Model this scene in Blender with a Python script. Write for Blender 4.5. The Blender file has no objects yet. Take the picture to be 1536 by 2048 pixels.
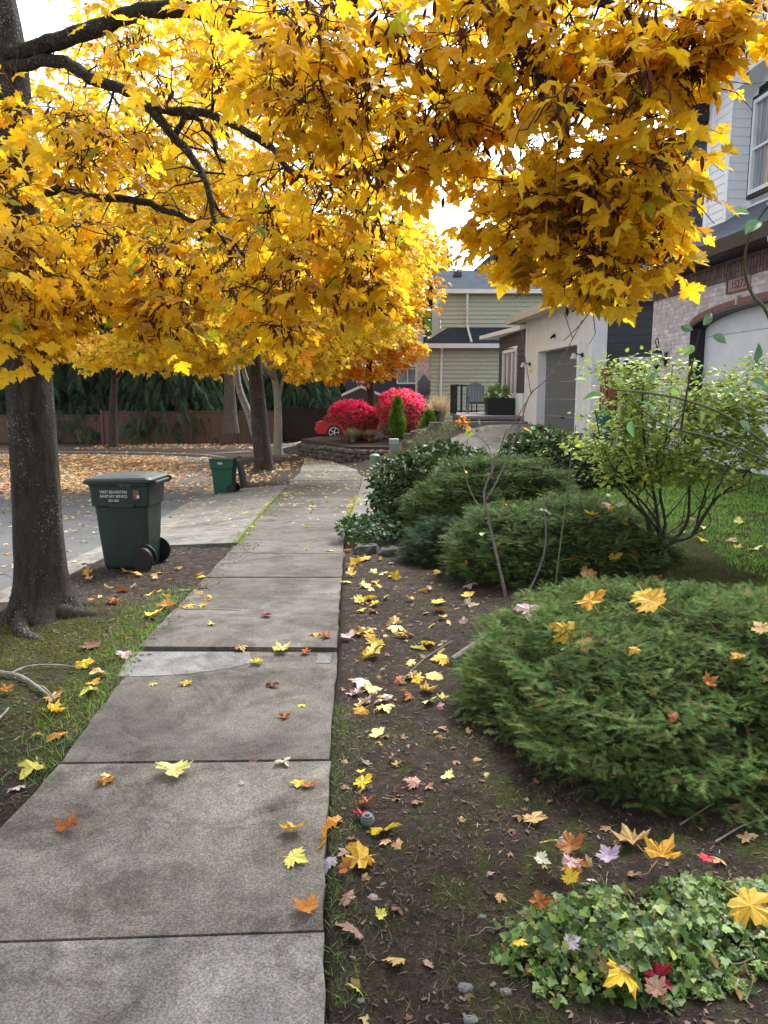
import bpy, bmesh, math, random
import numpy as np
from mathutils import Vector, Matrix
from mathutils.bvhtree import BVHTree

R = math.radians
random.seed(7)
rng = np.random.default_rng(7)
S = bpy.context.scene
C = S.collection

# ------------------------------------------------------------------ camera
CAM_H, F_PX = 1.6, 1540.0
PITCH = math.atan((1024 - 788) / F_PX)
cam_d = bpy.data.cameras.new('camera')
cam_d.sensor_fit = 'VERTICAL'
cam_d.sensor_height = 36.0
cam_d.lens = F_PX / 2048 * 36.0
cam_d.clip_start, cam_d.clip_end = 0.05, 600
cam = bpy.data.objects.new('camera', cam_d)
C.objects.link(cam)
cam.location = (0, 0, CAM_H)
cam.rotation_euler = (math.pi / 2 - PITCH, 0, 0)
S.camera = cam

# ------------------------------------------------------------------ light: overcast day
SUN_EL, SUN_AZ = R(52), R(25)          # azimuth measured from +Y towards +X
w = bpy.data.worlds.new('World')
S.world = w
w.use_nodes = True
nt = w.node_tree
nt.nodes.clear()
out = nt.nodes.new('ShaderNodeOutputWorld')
bg = nt.nodes.new('ShaderNodeBackground')
sky = nt.nodes.new('ShaderNodeTexSky')
sky.sky_type = 'NISHITA'
sky.sun_disc = False
sky.sun_elevation = SUN_EL
sky.sun_rotation = SUN_AZ
sky.dust_density = 3.0
bw = nt.nodes.new('ShaderNodeRGBToBW')
cl = nt.nodes.new('ShaderNodeMix'); cl.data_type = 'RGBA'
cl.inputs['Factor'].default_value = 0.9
gl = nt.nodes.new('ShaderNodeMix'); gl.data_type = 'RGBA'; gl.blend_type = 'MULTIPLY'
gl.inputs['Factor'].default_value = 1.0
gl.inputs['B'].default_value = (1.0, 1.045, 1.13, 1)
nt.links.new(sky.outputs['Color'], bw.inputs['Color'])
nt.links.new(bw.outputs['Val'], gl.inputs['A'])
nt.links.new(sky.outputs['Color'], cl.inputs['A'])
nt.links.new(gl.outputs['Result'], cl.inputs['B'])
nt.links.new(cl.outputs['Result'], bg.inputs['Color'])
bg.inputs['Strength'].default_value = 0.15
nt.links.new(bg.outputs['Background'], out.inputs['Surface'])

sun_d = bpy.data.lights.new('sun', 'SUN')
sun_d.energy = 1.4
sun_d.angle = R(25)
sun_d.color = (1.0, 0.98, 0.95)
sun = bpy.data.objects.new('sun', sun_d)
C.objects.link(sun)
sun.rotation_euler = (math.pi / 2 - SUN_EL, 0, -SUN_AZ + math.pi)
S.view_settings.view_transform = 'Standard'
S.view_settings.look = 'None'
S.view_settings.gamma = 1
S.view_settings.exposure = 1.9
S.cycles.max_bounces = 8
S.cycles.diffuse_bounces = 4
S.cycles.transmission_bounces = 6
S.cycles.transparent_max_bounces = 6

# ------------------------------------------------------------------ measuring
def ray(px, py):
    u, v = (px - 768) / F_PX, (1024 - py) / F_PX
    return np.array([u, math.cos(PITCH) + v * math.sin(PITCH), -math.sin(PITCH) + v * math.cos(PITCH)])
CAMP = np.array([0, 0, CAM_H])
def at(px, py, Y):
    d = ray(px, py)
    return CAMP + d * (Y / d[1])

# street, kerb and walk lines along y
ZY = [-8, 0, 3, 5, 8.5, 13, 19, 24, 34, 46, 60, 130]
ZZ = [0, 0, 0, .02, -.12, -.35, -.65, -.82, -1.0, -1.3, -1.4, -1.4]
def zs(y): return np.interp(y, ZY, ZZ)
def xk(y): return np.interp(y, [-8, 5, 9, 13.7, 20.3, 27, 31, 34.5, 36.5, 37.6, 38.3], [-3.0, -3.0, -3.08, -3.35, -4.05, -4.95, -5.8, -8, -12, -20, -55])
def xl(y): return np.interp(y, [-8, 2.64, 3.22, 4.22, 4.64, 6.13, 7.2, 8.8, 11.5, 15.5, 20, 24, 30, 34], [-1.42, -1.42, -1.42, -1.49, -1.53, -1.60, -1.65, -1.72, -1.92, -2.16, -2.45, -2.62, -3.1, -4.2])
def xr(y): return np.interp(y, [-8, 1.76, 2.5, 3.7, 4.64, 8.4, 10.8, 17.5, 22, 25, 28, 34], [-.14, -.16, -.21, -.27, -.29, -.46, -.54, -.58, -.62, -.9, -1.7, -3.6])
def zyard(y): return np.interp(y, [-8, 1, 3, 6, 10, 13, 17, 22, 26, 28, 34, 45], [.06, .06, .12, .30, .48, .62, .73, .74, .5, -.3, -.4, -.2])
def wbank(y): return np.interp(y, [-8, 2, 9, 11, 12, 20, 21.5, 24, 28, 34], [2.6, 2.6, 3.0, 3.4, 4.9, 4.9, 3.0, 2.3, 3, 6])
def sst(t): t = np.clip(t, 0, 1); return t * t * (3 - 2 * t)
def Hb(x, y):
    """smooth ground height right of the walk"""
    t = (x - xr(y)) / wbank(y)
    lin = np.interp(y, [11, 12.2, 20.3, 21.4], [0, 1, 1, 0])
    s = lin * np.clip(t, 0, 1) + (1 - lin) * sst(t * .85 + .0)
    extra = np.clip(x - xr(y) - wbank(y), 0, 40) * .02
    return zs(y) + (zyard(y) - zs(y)) * s + extra
def vnoise(x, y, s, seed=0):
    """smooth value noise in numpy"""
    x = np.asarray(x, float) * s + seed * 17.3; y = np.asarray(y, float) * s + seed * 9.1
    xi, yi = np.floor(x), np.floor(y)
    fx, fy = sst(x - xi), sst(y - yi)
    def h(a, b):
        v = np.sin(a * 127.1 + b * 311.7 + seed) * 43758.5453
        return v - np.floor(v)
    return (h(xi, yi) * (1 - fx) + h(xi + 1, yi) * fx) * (1 - fy) + (h(xi, yi + 1) * (1 - fx) + h(xi + 1, yi + 1) * fx) * fy - .5
def Hs(x, y):
    """strip between kerb and walk"""
    mound = .10 * np.exp(-((x + 2.35) ** 2 + (y - 5.3) ** 2) / .5) + .12 * np.exp(-((x + 3.7) ** 2 + (y - 23.9) ** 2) / .8)
    t = np.clip((x - xk(y)) / np.maximum(xl(y) - xk(y), .05), 0, 1)
    return zs(y) - .06 + .05 * t + mound
def H(x, y):
    x = np.asarray(x, float); y = np.asarray(y, float)
    return np.where(x > (xl(y) + xr(y)) / 2, Hb(x, y), Hs(x, y))

# ------------------------------------------------------------------ mesh helpers
def mk(name, V, Fs, mat, parent=None, col=None, smooth=False, label=None):
    me = bpy.data.meshes.new(name)
    V = np.asarray(V, dtype=np.float32)
    me.from_pydata(V if len(V) else [], [], Fs)
    if col is not None:
        a = me.color_attributes.new('Col', 'FLOAT_COLOR', 'POINT')
        c4 = np.ones((len(V), 4), np.float32); c4[:, :3] = col
        a.data.foreach_set('color', c4.ravel())
    if smooth:
        me.polygons.foreach_set('use_smooth', np.ones(len(me.polygons), bool))
    me.update()
    o = bpy.data.objects.new(name, me)
    C.objects.link(o)
    if mat is not None: me.materials.append(mat)
    if parent is not None:
        o.parent = parent
        if parent.type == 'EMPTY' and not parent.get('local_built'): o.matrix_parent_inverse = Matrix.Translation(-Vector(parent.location))
    if label: o['label'] = label
    return o

def tag(o, label, cat, group=None):
    o['label'] = label; o['category'] = cat; o['kind'] = 'thing'
    if group: o['group'] = group
    return o
def thing(name, label, cat, loc=(0, 0, 0), group=None):
    o = bpy.data.objects.new(name, None)
    C.objects.link(o); o.location = loc; o.empty_display_size = .2
    return tag(o, label, cat, group)
def struct(o): o['kind'] = 'structure'; return o
def stuff(o, label=None, cat=None):
    o['kind'] = 'stuff'
    if label: o['label'] = label
    if cat: o['category'] = cat
    return o

class MB:
    def __init__(s): s.V = []; s.F = []
    def add(s, V, Fs):
        b = len(s.V); s.V += [tuple(map(float, v)) for v in V]; s.F += [tuple(int(i) + b for i in f) for f in Fs]
    def box(s, c, h, ax=None):
        """centre, half sizes, optional three axes"""
        c = np.array(c, float); ax = np.eye(3) if ax is None else np.array(ax, float)
        V = [c + sx * h[0] * ax[0] + sy * h[1] * ax[1] + sz * h[2] * ax[2] for sx in (-1, 1) for sy in (-1, 1) for sz in (-1, 1)]
        s.add(V, [(0, 1, 3, 2), (4, 6, 7, 5), (0, 4, 5, 1), (2, 3, 7, 6), (0, 2, 6, 4), (1, 5, 7, 3)])
    def quad(s, a, b, c, d): s.add([a, b, c, d], [(0, 1, 2, 3)])
    def poly(s, pts): s.add(pts, [tuple(range(len(pts)))])
    def prism(s, pts, vec):
        """pts: planar polygon; extruded by vec"""
        n = len(pts); vec = np.array(vec, float); P = [np.array(p, float) for p in pts]
        s.add(P + [p + vec for p in P], [tuple(range(n)), tuple(range(2 * n - 1, n - 1, -1))] + [(i, i + n, (i + 1) % n + n, (i + 1) % n) for i in range(n)])
    def tube(s, P, r, n=6, cap=True, wob=0.0):
        P = np.array(P, float); m = len(P)
        r = np.full(m, r, float) if np.isscalar(r) else np.interp(np.linspace(0, 1, m), np.linspace(0, 1, len(r)), r)
        T = np.gradient(P, axis=0); T /= np.linalg.norm(T, axis=1)[:, None] + 1e-9
        u = np.cross(T[0], [0.31, 0.2, 0.93]); u /= np.linalg.norm(u) + 1e-9
        V = []
        for i in range(m):
            u = u - T[i] * np.dot(u, T[i]); u /= np.linalg.norm(u) + 1e-9
            v = np.cross(T[i], u)
            for k in range(n):
                a = 2 * math.pi * k / n
                rr = r[i] * (1 + (wob * (random.random() - .5) if wob else 0))
                V.append(P[i] + rr * (math.cos(a) * u + math.sin(a) * v))
        Fs = [(i * n + k, i * n + (k + 1) % n, (i + 1) * n + (k + 1) % n, (i + 1) * n + k) for i in range(m - 1) for k in range(n)]
        if cap: Fs += [tuple(range(n - 1, -1, -1)), tuple(range((m - 1) * n, m * n))]
        s.add(V, Fs)
    def lathe(s, prof, c, n=20, ax=None):
        c = np.array(c, float); ax = np.eye(3) if ax is None else np.array(ax, float)
        V = [c + ax[0] * r * math.cos(2 * math.pi * k / n) + ax[1] * r * math.sin(2 * math.pi * k / n) + ax[2] * z for r, z in prof for k in range(n)]
        m = len(prof)
        Fs = [(i * n + k, i * n + (k + 1) % n, (i + 1) * n + (k + 1) % n, (i + 1) * n + k) for i in range(m - 1) for k in range(n)]
        Fs += [tuple(range(n - 1, -1, -1)), tuple(range((m - 1) * n, m * n))]
        s.add(V, Fs)
    def make(s, name, mat, parent=None, smooth=False, label=None, bevel=0):
        o = mk(name, s.V, s.F, mat, parent, None, smooth, label)
        if bevel:
            b = o.modifiers.new('bevel', 'BEVEL'); b.width = bevel; b.segments = 2; b.limit_method = 'ANGLE'; b.angle_limit = R(40)
        return o

def smooth_path(P, n=24):
    """Catmull-Rom through the points"""
    P = np.array(P, float); m = len(P)
    Q = np.vstack([2 * P[0] - P[1], P, 2 * P[-1] - P[-2]])
    o = []
    for t in np.linspace(0, m - 1 - 1e-6, n):
        i = int(t); f = t - i; a, b, c, d = Q[i], Q[i + 1], Q[i + 2], Q[i + 3]
        o.append(.5 * ((2 * b) + (-a + c) * f + (2 * a - 5 * b + 4 * c - d) * f * f + (-a + 3 * b - 3 * c + d) * f ** 3))
    return np.array(o)

# ------------------------------------------------------------------ materials
def M(name, col=(.5, .5, .5), rough=.7, metal=0, spec=.5):
    m = bpy.data.materials.new(name); m.use_nodes = True
    b = m.node_tree.nodes['Principled BSDF']
    b.inputs['Base Color'].default_value = (*col, 1); b.inputs['Roughness'].default_value = rough
    b.inputs['Metallic'].default_value = metal; b.inputs['Specular IOR Level'].default_value = spec
    return m
class NB:
    def __init__(s, m): s.nt = m.node_tree; s.b = s.nt.nodes['Principled BSDF']
    def n(s, t, **k):
        x = s.nt.nodes.new('ShaderNode' + t)
        for a, v in k.items():
            if hasattr(x, a) and not a.startswith('i_'): setattr(x, a, v)
        return x
    def l(s, a, b): s.nt.links.new(a, b)
    def pos(s, scale=(1, 1, 1), rot=(0, 0, 0), obj=False):
        mp = s.n('Mapping'); mp.inputs['Scale'].default_value = scale; mp.inputs['Rotation'].default_value = rot
        if obj: s.l(s.n('TexCoord').outputs['Object'], mp.inputs['Vector'])
        else: s.l(s.n('NewGeometry').outputs['Position'], mp.inputs['Vector'])
        return mp.outputs['Vector']
    def noise(s, vec, scale, detail=6, rough=.6, dist=0):
        x = s.n('TexNoise'); x.inputs['Scale'].default_value = scale; x.inputs['Detail'].default_value = detail
        x.inputs['Roughness'].default_value = rough; x.inputs['Distortion'].default_value = dist
        s.l(vec, x.inputs['Vector']); return x.outputs['Fac']
    def voro(s, vec, scale, feat='F1', outp='Distance'):
        x = s.n('TexVoronoi'); x.feature = feat; x.inputs['Scale'].default_value = scale; s.l(vec, x.inputs['Vector']); return x.outputs[outp]
    def ramp(s, fac, stops, interp='LINEAR'):
        x = s.n('ValToRGB'); e = x.color_ramp.elements; x.color_ramp.interpolation = interp
        while len(e) < len(stops): e.new(.5)
        for k, (p, c) in zip(e, stops): k.position = p; k.color = (*c, 1) if len(c) == 3 else c
        s.l(fac, x.inputs['Fac']); return x.outputs['Color']
    def mix(s, a, b, fac=.5, mode='MIX'):
        x = s.n('Mix'); x.data_type = 'RGBA'; x.blend_type = mode
        for sock, v in (('A', a), ('B', b), ('Factor', fac)):
            if isinstance(v, (int, float)): x.inputs[sock].default_value = v if sock == 'Factor' else (v, v, v, 1)
            elif isinstance(v, tuple): x.inputs[sock].default_value = (*v, 1)
            else: s.l(v, x.inputs[sock])
        return x.outputs['Result']
    def math(s, op, a, b=0.0):
        x = s.n('Math'); x.operation = op
        for i, v in enumerate((a, b)):
            if isinstance(v, (int, float)): x.inputs[i].default_value = v
            else: s.l(v, x.inputs[i])
        return x.outputs[0]
    def bump(s, h, strength=.5, dist=.01):
        x = s.n('Bump'); x.inputs['Strength'].default_value = strength; x.inputs['Distance'].default_value = dist
        s.l(h, x.inputs['Height']); s.l(x.outputs['Normal'], s.b.inputs['Normal'])
    def col(s, c): s.l(c, s.b.inputs['Base Color'])

def noisy(name, c1, c2, scale=8, rough=.8, bump=.0, bscale=40, spec=.3, obj=False, stretch=(1, 1, 1)):
    m = M(name, c1, rough, spec=spec); k = NB(m); v = k.pos(stretch, obj=obj)
    k.col(k.ramp(k.noise(v, scale), [(.3, c1), (.7, c2)]))
    if bump: k.bump(k.noise(v, bscale, 4), bump)
    return m

def m_concrete(name, dark, light, stain=True):
    m = M(name, light, .9, spec=.25); k = NB(m); v = k.pos()
    big = k.noise(v, 1.1, 5, .6, .6); mid = k.noise(v, 7, 6, .65); fine = k.noise(v, 140, 3, .7)
    base = k.ramp(big, [(.32, dark), (.68, light)])
    base = k.mix(base, k.ramp(mid, [(.3, (.55, .54, .52)), (.7, (1.25, 1.23, 1.2))]), .75, 'MULTIPLY')
    sp = k.ramp(fine, [(.38, (.55, .53, .5)), (.5, (1, 1, 1)), (.64, (1.7, 1.68, 1.62))])
    base = k.mix(base, sp, .8, 'MULTIPLY')
    agg = k.voro(v, 120, 'F1', 'Color')
    base = k.mix(base, agg, .10, 'OVERLAY')
    if stain:
        bl = k.ramp(k.noise(v, 1.7, 9, .75, 1.8), [(.40, (.50, .47, .44)), (.52, (1, 1, 1))]); base = k.mix(base, bl, .75, 'MULTIPLY')
        rs_ = k.ramp(k.voro(v, 4.5), [(.05, (.55, .42, .32)), (.13, (1, 1, 1))]); base = k.mix(base, rs_, k.ramp(k.noise(v, 2.9, 2), [(.5, (0, 0, 0)), (.58, (.8, .8, .8))]), 'MULTIPLY')
        gr = k.ramp(k.noise(v, 2.3, 8, .7, 1.2), [(.56, (0, 0, 0)), (.72, (1, 1, 1))])
        base = k.mix(base, (.085, .095, .06), k.math('MULTIPLY', gr, .35))
    k.col(base)
    k.bump(k.math('ADD', fine, k.math('MULTIPLY', mid, .8)), .45, .006)
    return m
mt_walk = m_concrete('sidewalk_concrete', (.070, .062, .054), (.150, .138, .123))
mt_walk_mid = m_concrete('sidewalk_concrete_mid', (.105, .093, .082), (.225, .205, .182))  # tone between the pale near slabs and the darker ones beyond
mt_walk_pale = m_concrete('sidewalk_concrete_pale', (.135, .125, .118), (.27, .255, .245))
mt_walk_grey = m_concrete('sidewalk_patch_mortar', (.15, .15, .147), (.225, .225, .222))
mt_drive = m_concrete('driveway_concrete', (.135, .126, .112), (.235, .222, .203))
mt_kerb = m_concrete('kerb_concrete', (.16, .145, .125), (.27, .25, .225))
mt_asphalt = M('asphalt', (.1, .1, .1), .85, spec=.3)
k = NB(mt_asphalt); v = k.pos()
fa = k.noise(v, 90, 4, .7)
k.col(k.mix(k.ramp(k.noise(v, .8, 5), [(.3, (.07, .069, .068)), (.7, (.11, .109, .108))]), k.ramp(fa, [(.3, (.55, .55, .55)), (.7, (1.5, 1.5, 1.5))]), .7, 'MULTIPLY'))
cr = k.ramp(k.voro(k.pos((1, 1, 1)), .55, 'DISTANCE_TO_EDGE'), [(.0, (.35, .35, .35)), (.012, (1, 1, 1))])
k.col(k.mix(k.b.inputs['Base Color'].links[0].from_socket, cr, .8, 'MULTIPLY'))
k.bump(fa, .4, .006)

mt_soil = M('soil_and_moss', (.05, .035, .025), .95, spec=.15)
k = NB(mt_soil); v = k.pos()
dirt = k.ramp(k.noise(v, 14, 8, .7), [(.28, (.018, .013, .010)), (.5, (.042, .031, .024)), (.74, (.085, .064, .05))])
crumb = k.ramp(k.noise(v, 120, 3, .75), [(.35, (.45, .43, .4)), (.5, (1, 1, 1)), (.68, (1.9, 1.8, 1.6))])
dirt = k.mix(dirt, crumb, .8, 'MULTIPLY')
moss = k.ramp(k.noise(v, 60, 4, .7), [(.3, (.018, .025, .008)), (.7, (.075, .085, .02))])
mm = k.n('Attribute'); mm.attribute_name = 'Col'; sep = k.n('SeparateColor'); k.l(mm.outputs['Color'], sep.inputs['Color'])
mk1 = k.math('ADD', sep.outputs['Red'], k.math('MULTIPLY', k.math('SUBTRACT', k.noise(v, 5, 8, .72), .5), 2.4))
mfac = k.ramp(mk1, [(.42, (0, 0, 0)), (.62, (1, 1, 1))])
k.col(k.mix(dirt, moss, mfac))
k.bump(k.math('ADD', k.noise(v, 35, 6, .75), k.noise(v, 150, 3, .7)), .9, .02)

def m_bark(name, dark, light, vs=(1, 1, .25), lichen=.5, scale=22):
    m = M(name, dark, .95, spec=.15); k = NB(m); v = k.pos(vs)
    nz = k.noise(v, scale, 8, .7, .4); v2 = k.pos()
    base = k.ramp(nz, [(.3, dark), (.62, light)])
    if lichen:
        li = k.ramp(k.math('ADD', k.noise(v2, 75, 2, .6), k.math('MULTIPLY', k.noise(v2, 3, 3), .45)), [(.86, (0, 0, 0)), (.92, (1, 1, 1))])
        base = k.mix(base, (.32, .33, .29), k.math('MULTIPLY', li, lichen))
        gm = k.ramp(k.noise(v2, 4, 6, .7), [(.55, (0, 0, 0)), (.75, (1, 1, 1))])
        base = k.mix(base, (.055, .062, .03), k.math('MULTIPLY', gm, .5))
    k.col(base); k.bump(k.math('ADD', nz, k.noise(v2, 60, 4, .7)), 1.0, .035)
    return m
mt_bark = m_bark('maple_bark', (.026, .021, .017), (.085, .073, .06), lichen=.9)
mt_limb = m_bark('mossy_limb_bark', (.018, .014, .011), (.085, .075, .055), (1, 1, 1), .8, 30)
mt_birch = m_bark('pale_bark', (.16, .145, .125), (.40, .38, .34), (1, 1, 2.2), 0, 9)
mt_cedar = m_bark('cedar_bark', (.06, .05, .04), (.17, .15, .12), (1, 1, .15), 0, 18)
mt_twig = noisy('twig_bark', (.028, .018, .014), (.065, .042, .03), 20)

def m_leaf(name, trans=.45, rough=.5, spec=.3, attr=True, boost=1.25, vein=False):
    m = M(name, (.5, .3, .02), rough, spec=spec); k = NB(m)
    if attr:
        a = k.n('Attribute'); a.attribute_name = 'Col'; c = a.outputs['Color']
    else:
        a = k.n('ObjectInfo'); c = a.outputs['Color']
    nz = k.noise(k.pos(obj=not attr), 45 if attr else 6, 4, .6)
    c2 = k.mix(c, k.ramp(nz, [(.3, (.72, .66, .6)), (.6, (1.1, 1.08, 1.05))]), .6, 'MULTIPLY')
    if not attr:
        sp = k.ramp(k.noise(k.pos(obj=True), 16, 3, .7), [(.60, (0, 0, 0)), (.7, (1, 1, 1))])
        c2 = k.mix(c2, (.10, .04, .012), k.math('MULTIPLY', sp, .55))
        tc = k.n('TexCoord'); sx_ = k.n('SeparateXYZ'); k.l(tc.outputs['Object'], sx_.inputs[0]); ax_ = k.math('ABSOLUTE', sx_.outputs['X'])
        v1 = k.math('ABSOLUTE', k.math('SUBTRACT', k.math('MULTIPLY', ax_, .5), k.math('MULTIPLY', k.math('SUBTRACT', sx_.outputs['Y'], .02), .86)))
        vn = k.math('MINIMUM', ax_, v1); vr = k.ramp(vn, [(.008, (1, 1, 1)), (.03, (0, 0, 0))])
        c2 = k.mix(c2, k.mix(c2, (1.35, 1.3, 1.3), 1.0, 'MULTIPLY'), vr)
        ed = k.math('ADD', k.math('MULTIPLY', ax_, ax_), k.math('POWER', k.math('SUBTRACT', sx_.outputs['Y'], .32), 2.0))
        c2 = k.mix(c2, (.22, .10, .03), k.math('MULTIPLY', k.ramp(k.math('ADD', ed, k.math('MULTIPLY', k.noise(k.pos(obj=True), 5, 3), .35)), [(.42, (0, 0, 0)), (.62, (1, 1, 1))]), .4))
    k.col(c2)
    if trans:
        t = k.n('BsdfTranslucent'); ms = k.n('MixShader'); ms.inputs[0].default_value = trans
        k.l(k.mix(c2, (boost, boost * 1.0, boost * .85), 1.0, 'MULTIPLY'), t.inputs['Color'])
        k.l(k.b.outputs[0], ms.inputs[1]); k.l(t.outputs[0], ms.inputs[2])
        k.l(ms.outputs[0], k.nt.nodes['Material Output'].inputs['Surface'])
    return m
mt_leaf = m_leaf('maple_leaf', .57, boost=1.42)
mt_fallen = m_leaf('fallen_leaf', .15, .55, attr=False)
mt_litter = m_leaf('leaf_litter', .1, .7)
mt_green = m_leaf('green_leaf', .3, .45, .4, boost=1.4)
mt_gloss = m_leaf('glossy_leaf', .12, .5, .25)
mt_needle = m_leaf('yew_needle', .15, .75, .08)
mt_seed = noisy('maple_seed', (.07, .02, .012), (.14, .045, .02), 20)

# ------------------------------------------------------------------ leaf templates and scattering
_half = [(0.0, .0), (.16, -.09), (.37, -.07), (.33, .05), (.52, .09), (.45, .2), (.70, .37), (.52, .41), (.53, .55), (.37, .49), (.20, .45), (.29, .66), (.18, .69), (.11, .84)]
def maple(curl=.25, fold=.1, wave=.06, seed=0, stem=.55, detail=True, asym=.0):
    r = random.Random(seed)
    h = _half if detail else [(.0, .0), (.36, -.06), (.38, .12), (.68, .38), (.38, .48), (.19, .45), (.2, .7)]
    right = [(x * (1 + asym), y) for x, y in h[1:]]
    pts = [h[0]] + right + [(0, 1.0)] + [(-x * (1 - asym) , y) for x, y in h[:0:-1]]
    V = []
    for x, y in pts:
        x2, y2 = x + (r.random() - .5) * .03, y + (r.random() - .5) * .03
        V.append((x2, y2, -curl * (x2 * x2 + (y2 - .3) ** 2) + fold * abs(x2) + wave * (r.random() - .5)))
    n = len(V); V.append((0, .32, 0))
    T = [(i, (i + 1) % n, n) for i in range(n)]
    if stem:
        b = len(V); V += [(-.013, 0.02, 0), (.013, 0.02, 0), (.006, -stem, .02 - stem * .25)]
        T += [(b, b + 2, b + 1)]
    return np.array(V), np.array(T)
MAPLES = [maple(.25, .12, .08, 1), maple(.5, -.05, .1, 2), maple(.1, .3, .1, 3, asym=.08), maple(.7, .1, .14, 4, asym=-.1), maple(-.2, .15, .12, 5)]
MAPLES_FAR = [maple(.3, .12, .08, 11, 0, False), maple(.6, -.05, .12, 12, 0, False), maple(.1, .3, .12, 13, 0, False)]
def oval(wd=.45, curl=.2, fold=.15, n=4):
    ys = np.linspace(0, 1, n + 1)[1:-1]
    pts = [(0, 0)] + [(wd * math.sin(math.pi * y ** .8) / 1, y) for y in ys] + [(0, 1)] + [(-wd * math.sin(math.pi * y ** .8), y) for y in ys[::-1]]
    V = [(x, y, -curl * (y - .4) ** 2 + fold * abs(x)) for x, y in pts]; V.append((0, .45, -.02))
    m = len(pts)
    return np.array(V), np.array([(i, (i + 1) % m, m) for i in range(m)])
OVALS = [oval(.42, .3, .2), oval(.36, .7, .1), oval(.5, -.1, .3)]
SLIM = [oval(.16, .3, .15), oval(.13, .8, .1)]
def nrm(a): return a / (np.linalg.norm(a, axis=-1, keepdims=True) + 1e-9)
def scatter(temps, L, D, N, Sc, Col):
    L, D, N = np.asarray(L, float), nrm(np.asarray(D, float)), np.asarray(N, float)
    X = nrm(np.cross(D, N)); Z = np.cross(X, D); Sc = np.asarray(Sc, float)
    which = rng.integers(0, len(temps), len(L))
    Vs, Fs, Cs, b = [], [], [], 0
    for i, (tv, tf) in enumerate(temps):
        q = np.nonzero(which == i)[0]
        if not len(q): continue
        v = L[q, None] + Sc[q, None, None] * (tv[None, :, 0, None] * X[q, None] + tv[None, :, 1, None] * D[q, None] + tv[None, :, 2, None] * Z[q, None])
        f = tf[None] + (np.arange(len(q)) * len(tv))[:, None, None] + b
        Vs.append(v.reshape(-1, 3)); Fs.append(f.reshape(-1, 3)); Cs.append(np.repeat(np.asarray(Col)[q], len(tv), 0)); b += len(q) * len(tv)
    return np.vstack(Vs), np.vstack(Fs), np.vstack(Cs)
def pal(n, cols, wts, jit=.12):
    cols = np.array(cols); i = rng.choice(len(cols), n, p=np.array(wts) / sum(wts))
    return np.clip(cols[i] * (1 + jit * rng.normal(size=(n, 1))) * (1 + .05 * rng.normal(size=(n, 3))), .003, .95)
def unit(n): return nrm(rng.normal(size=(n, 3)))

YEL = [(.66, .435, .018), (.72, .50, .03), (.58, .365, .015), (.64, .33, .015), (.38, .19, .014), (.32, .36, .025)]
YW = [5, 5, 2.4, .6, .35, .3]

# ================================================================== ground
def ground_sheet():
    ys = np.concatenate([np.arange(-8, 0, .5), np.arange(0, 9, .07), np.arange(9, 16, .2), np.arange(16, 40, .4), np.linspace(40, 130, 30)])
    rows, col = [], []
    offs = np.concatenate([np.arange(0, 5.2, .07), np.linspace(5.4, 12, 14), np.linspace(14, 70, 16)])
    for y in ys:
        k_, l_, r_ = float(xk(y)), float(xl(y)), float(xr(y))
        road = y < 38.3
        A = np.linspace(-75 if not road else min(-75, k_ - 1), k_ - .17, 12)
        zA = np.full(12, float(zs(y)) - (.40 if road else .02))
        B = np.linspace(k_ - .10, l_ - .02, 34)
        zB = Hs(B, y) + (.03 * vnoise(B, y, 2.2, 1) + .022 * vnoise(B, y, 7, 2) + .012 * vnoise(B, y, 19, 3))
        D = np.array([l_ + .03, r_ - .03]); zD = np.full(2, float(zs(y)) - .14)
        E_ = r_ + .02 + offs
        zE = Hb(E_, y) - .012 + np.clip(offs / .3, .3, 1) * (.05 * vnoise(E_, y, 1.6, 4) + .03 * vnoise(E_, y, 6, 5) + .014 * vnoise(E_, y, 19, 6))
        X = np.concatenate([A, B, D, E_]); Z = np.concatenate([zA, zB, zD, zE])
        # under the driveways and apron
        dr = (E_ < r_ + 5.4) & (11.0 < y < 20.9)
        Z[-len(E_):][dr] = Hb(E_[dr], y) - .08
        if 8.7 < y < 19.6: Z[12:46] -= np.interp(y, [8.7, 9.4, 19, 19.6], [0, .12, .12, 0])
        rows.append(np.stack([X, np.full(len(X), y), Z], 1))
        m = np.zeros(len(X))
        m[12:46] = np.interp(y, [0, 3.0, 4.0, 5.0, 5.6, 6.2, 20], [.30, .38, .75, .75, .45, .1, .12])
        e = m[-len(E_):]
        e[:] = .18
        e += np.interp(y, [0, 2.0, 3.0, 4.0, 6, 8], [.27, .27, .17, .15, .17, .1]) * np.clip(offs / .5, 0, 1)
        e[(offs > 1.9) & (y > 4.4) & (y < 11)] = .62
        col.append(m)
    n = len(rows[0]); V = np.vstack(rows); m = np.concatenate(col)
    F_ = [(j * n + i, j * n + i + 1, (j + 1) * n + i + 1, (j + 1) * n + i) for j in range(len(ys) - 1) for i in range(n - 1)]
    return struct(mk('ground', V, F_, mt_soil, col=np.repeat(m[:, None], 3, 1), smooth=True))
ground = ground_sheet()

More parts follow.
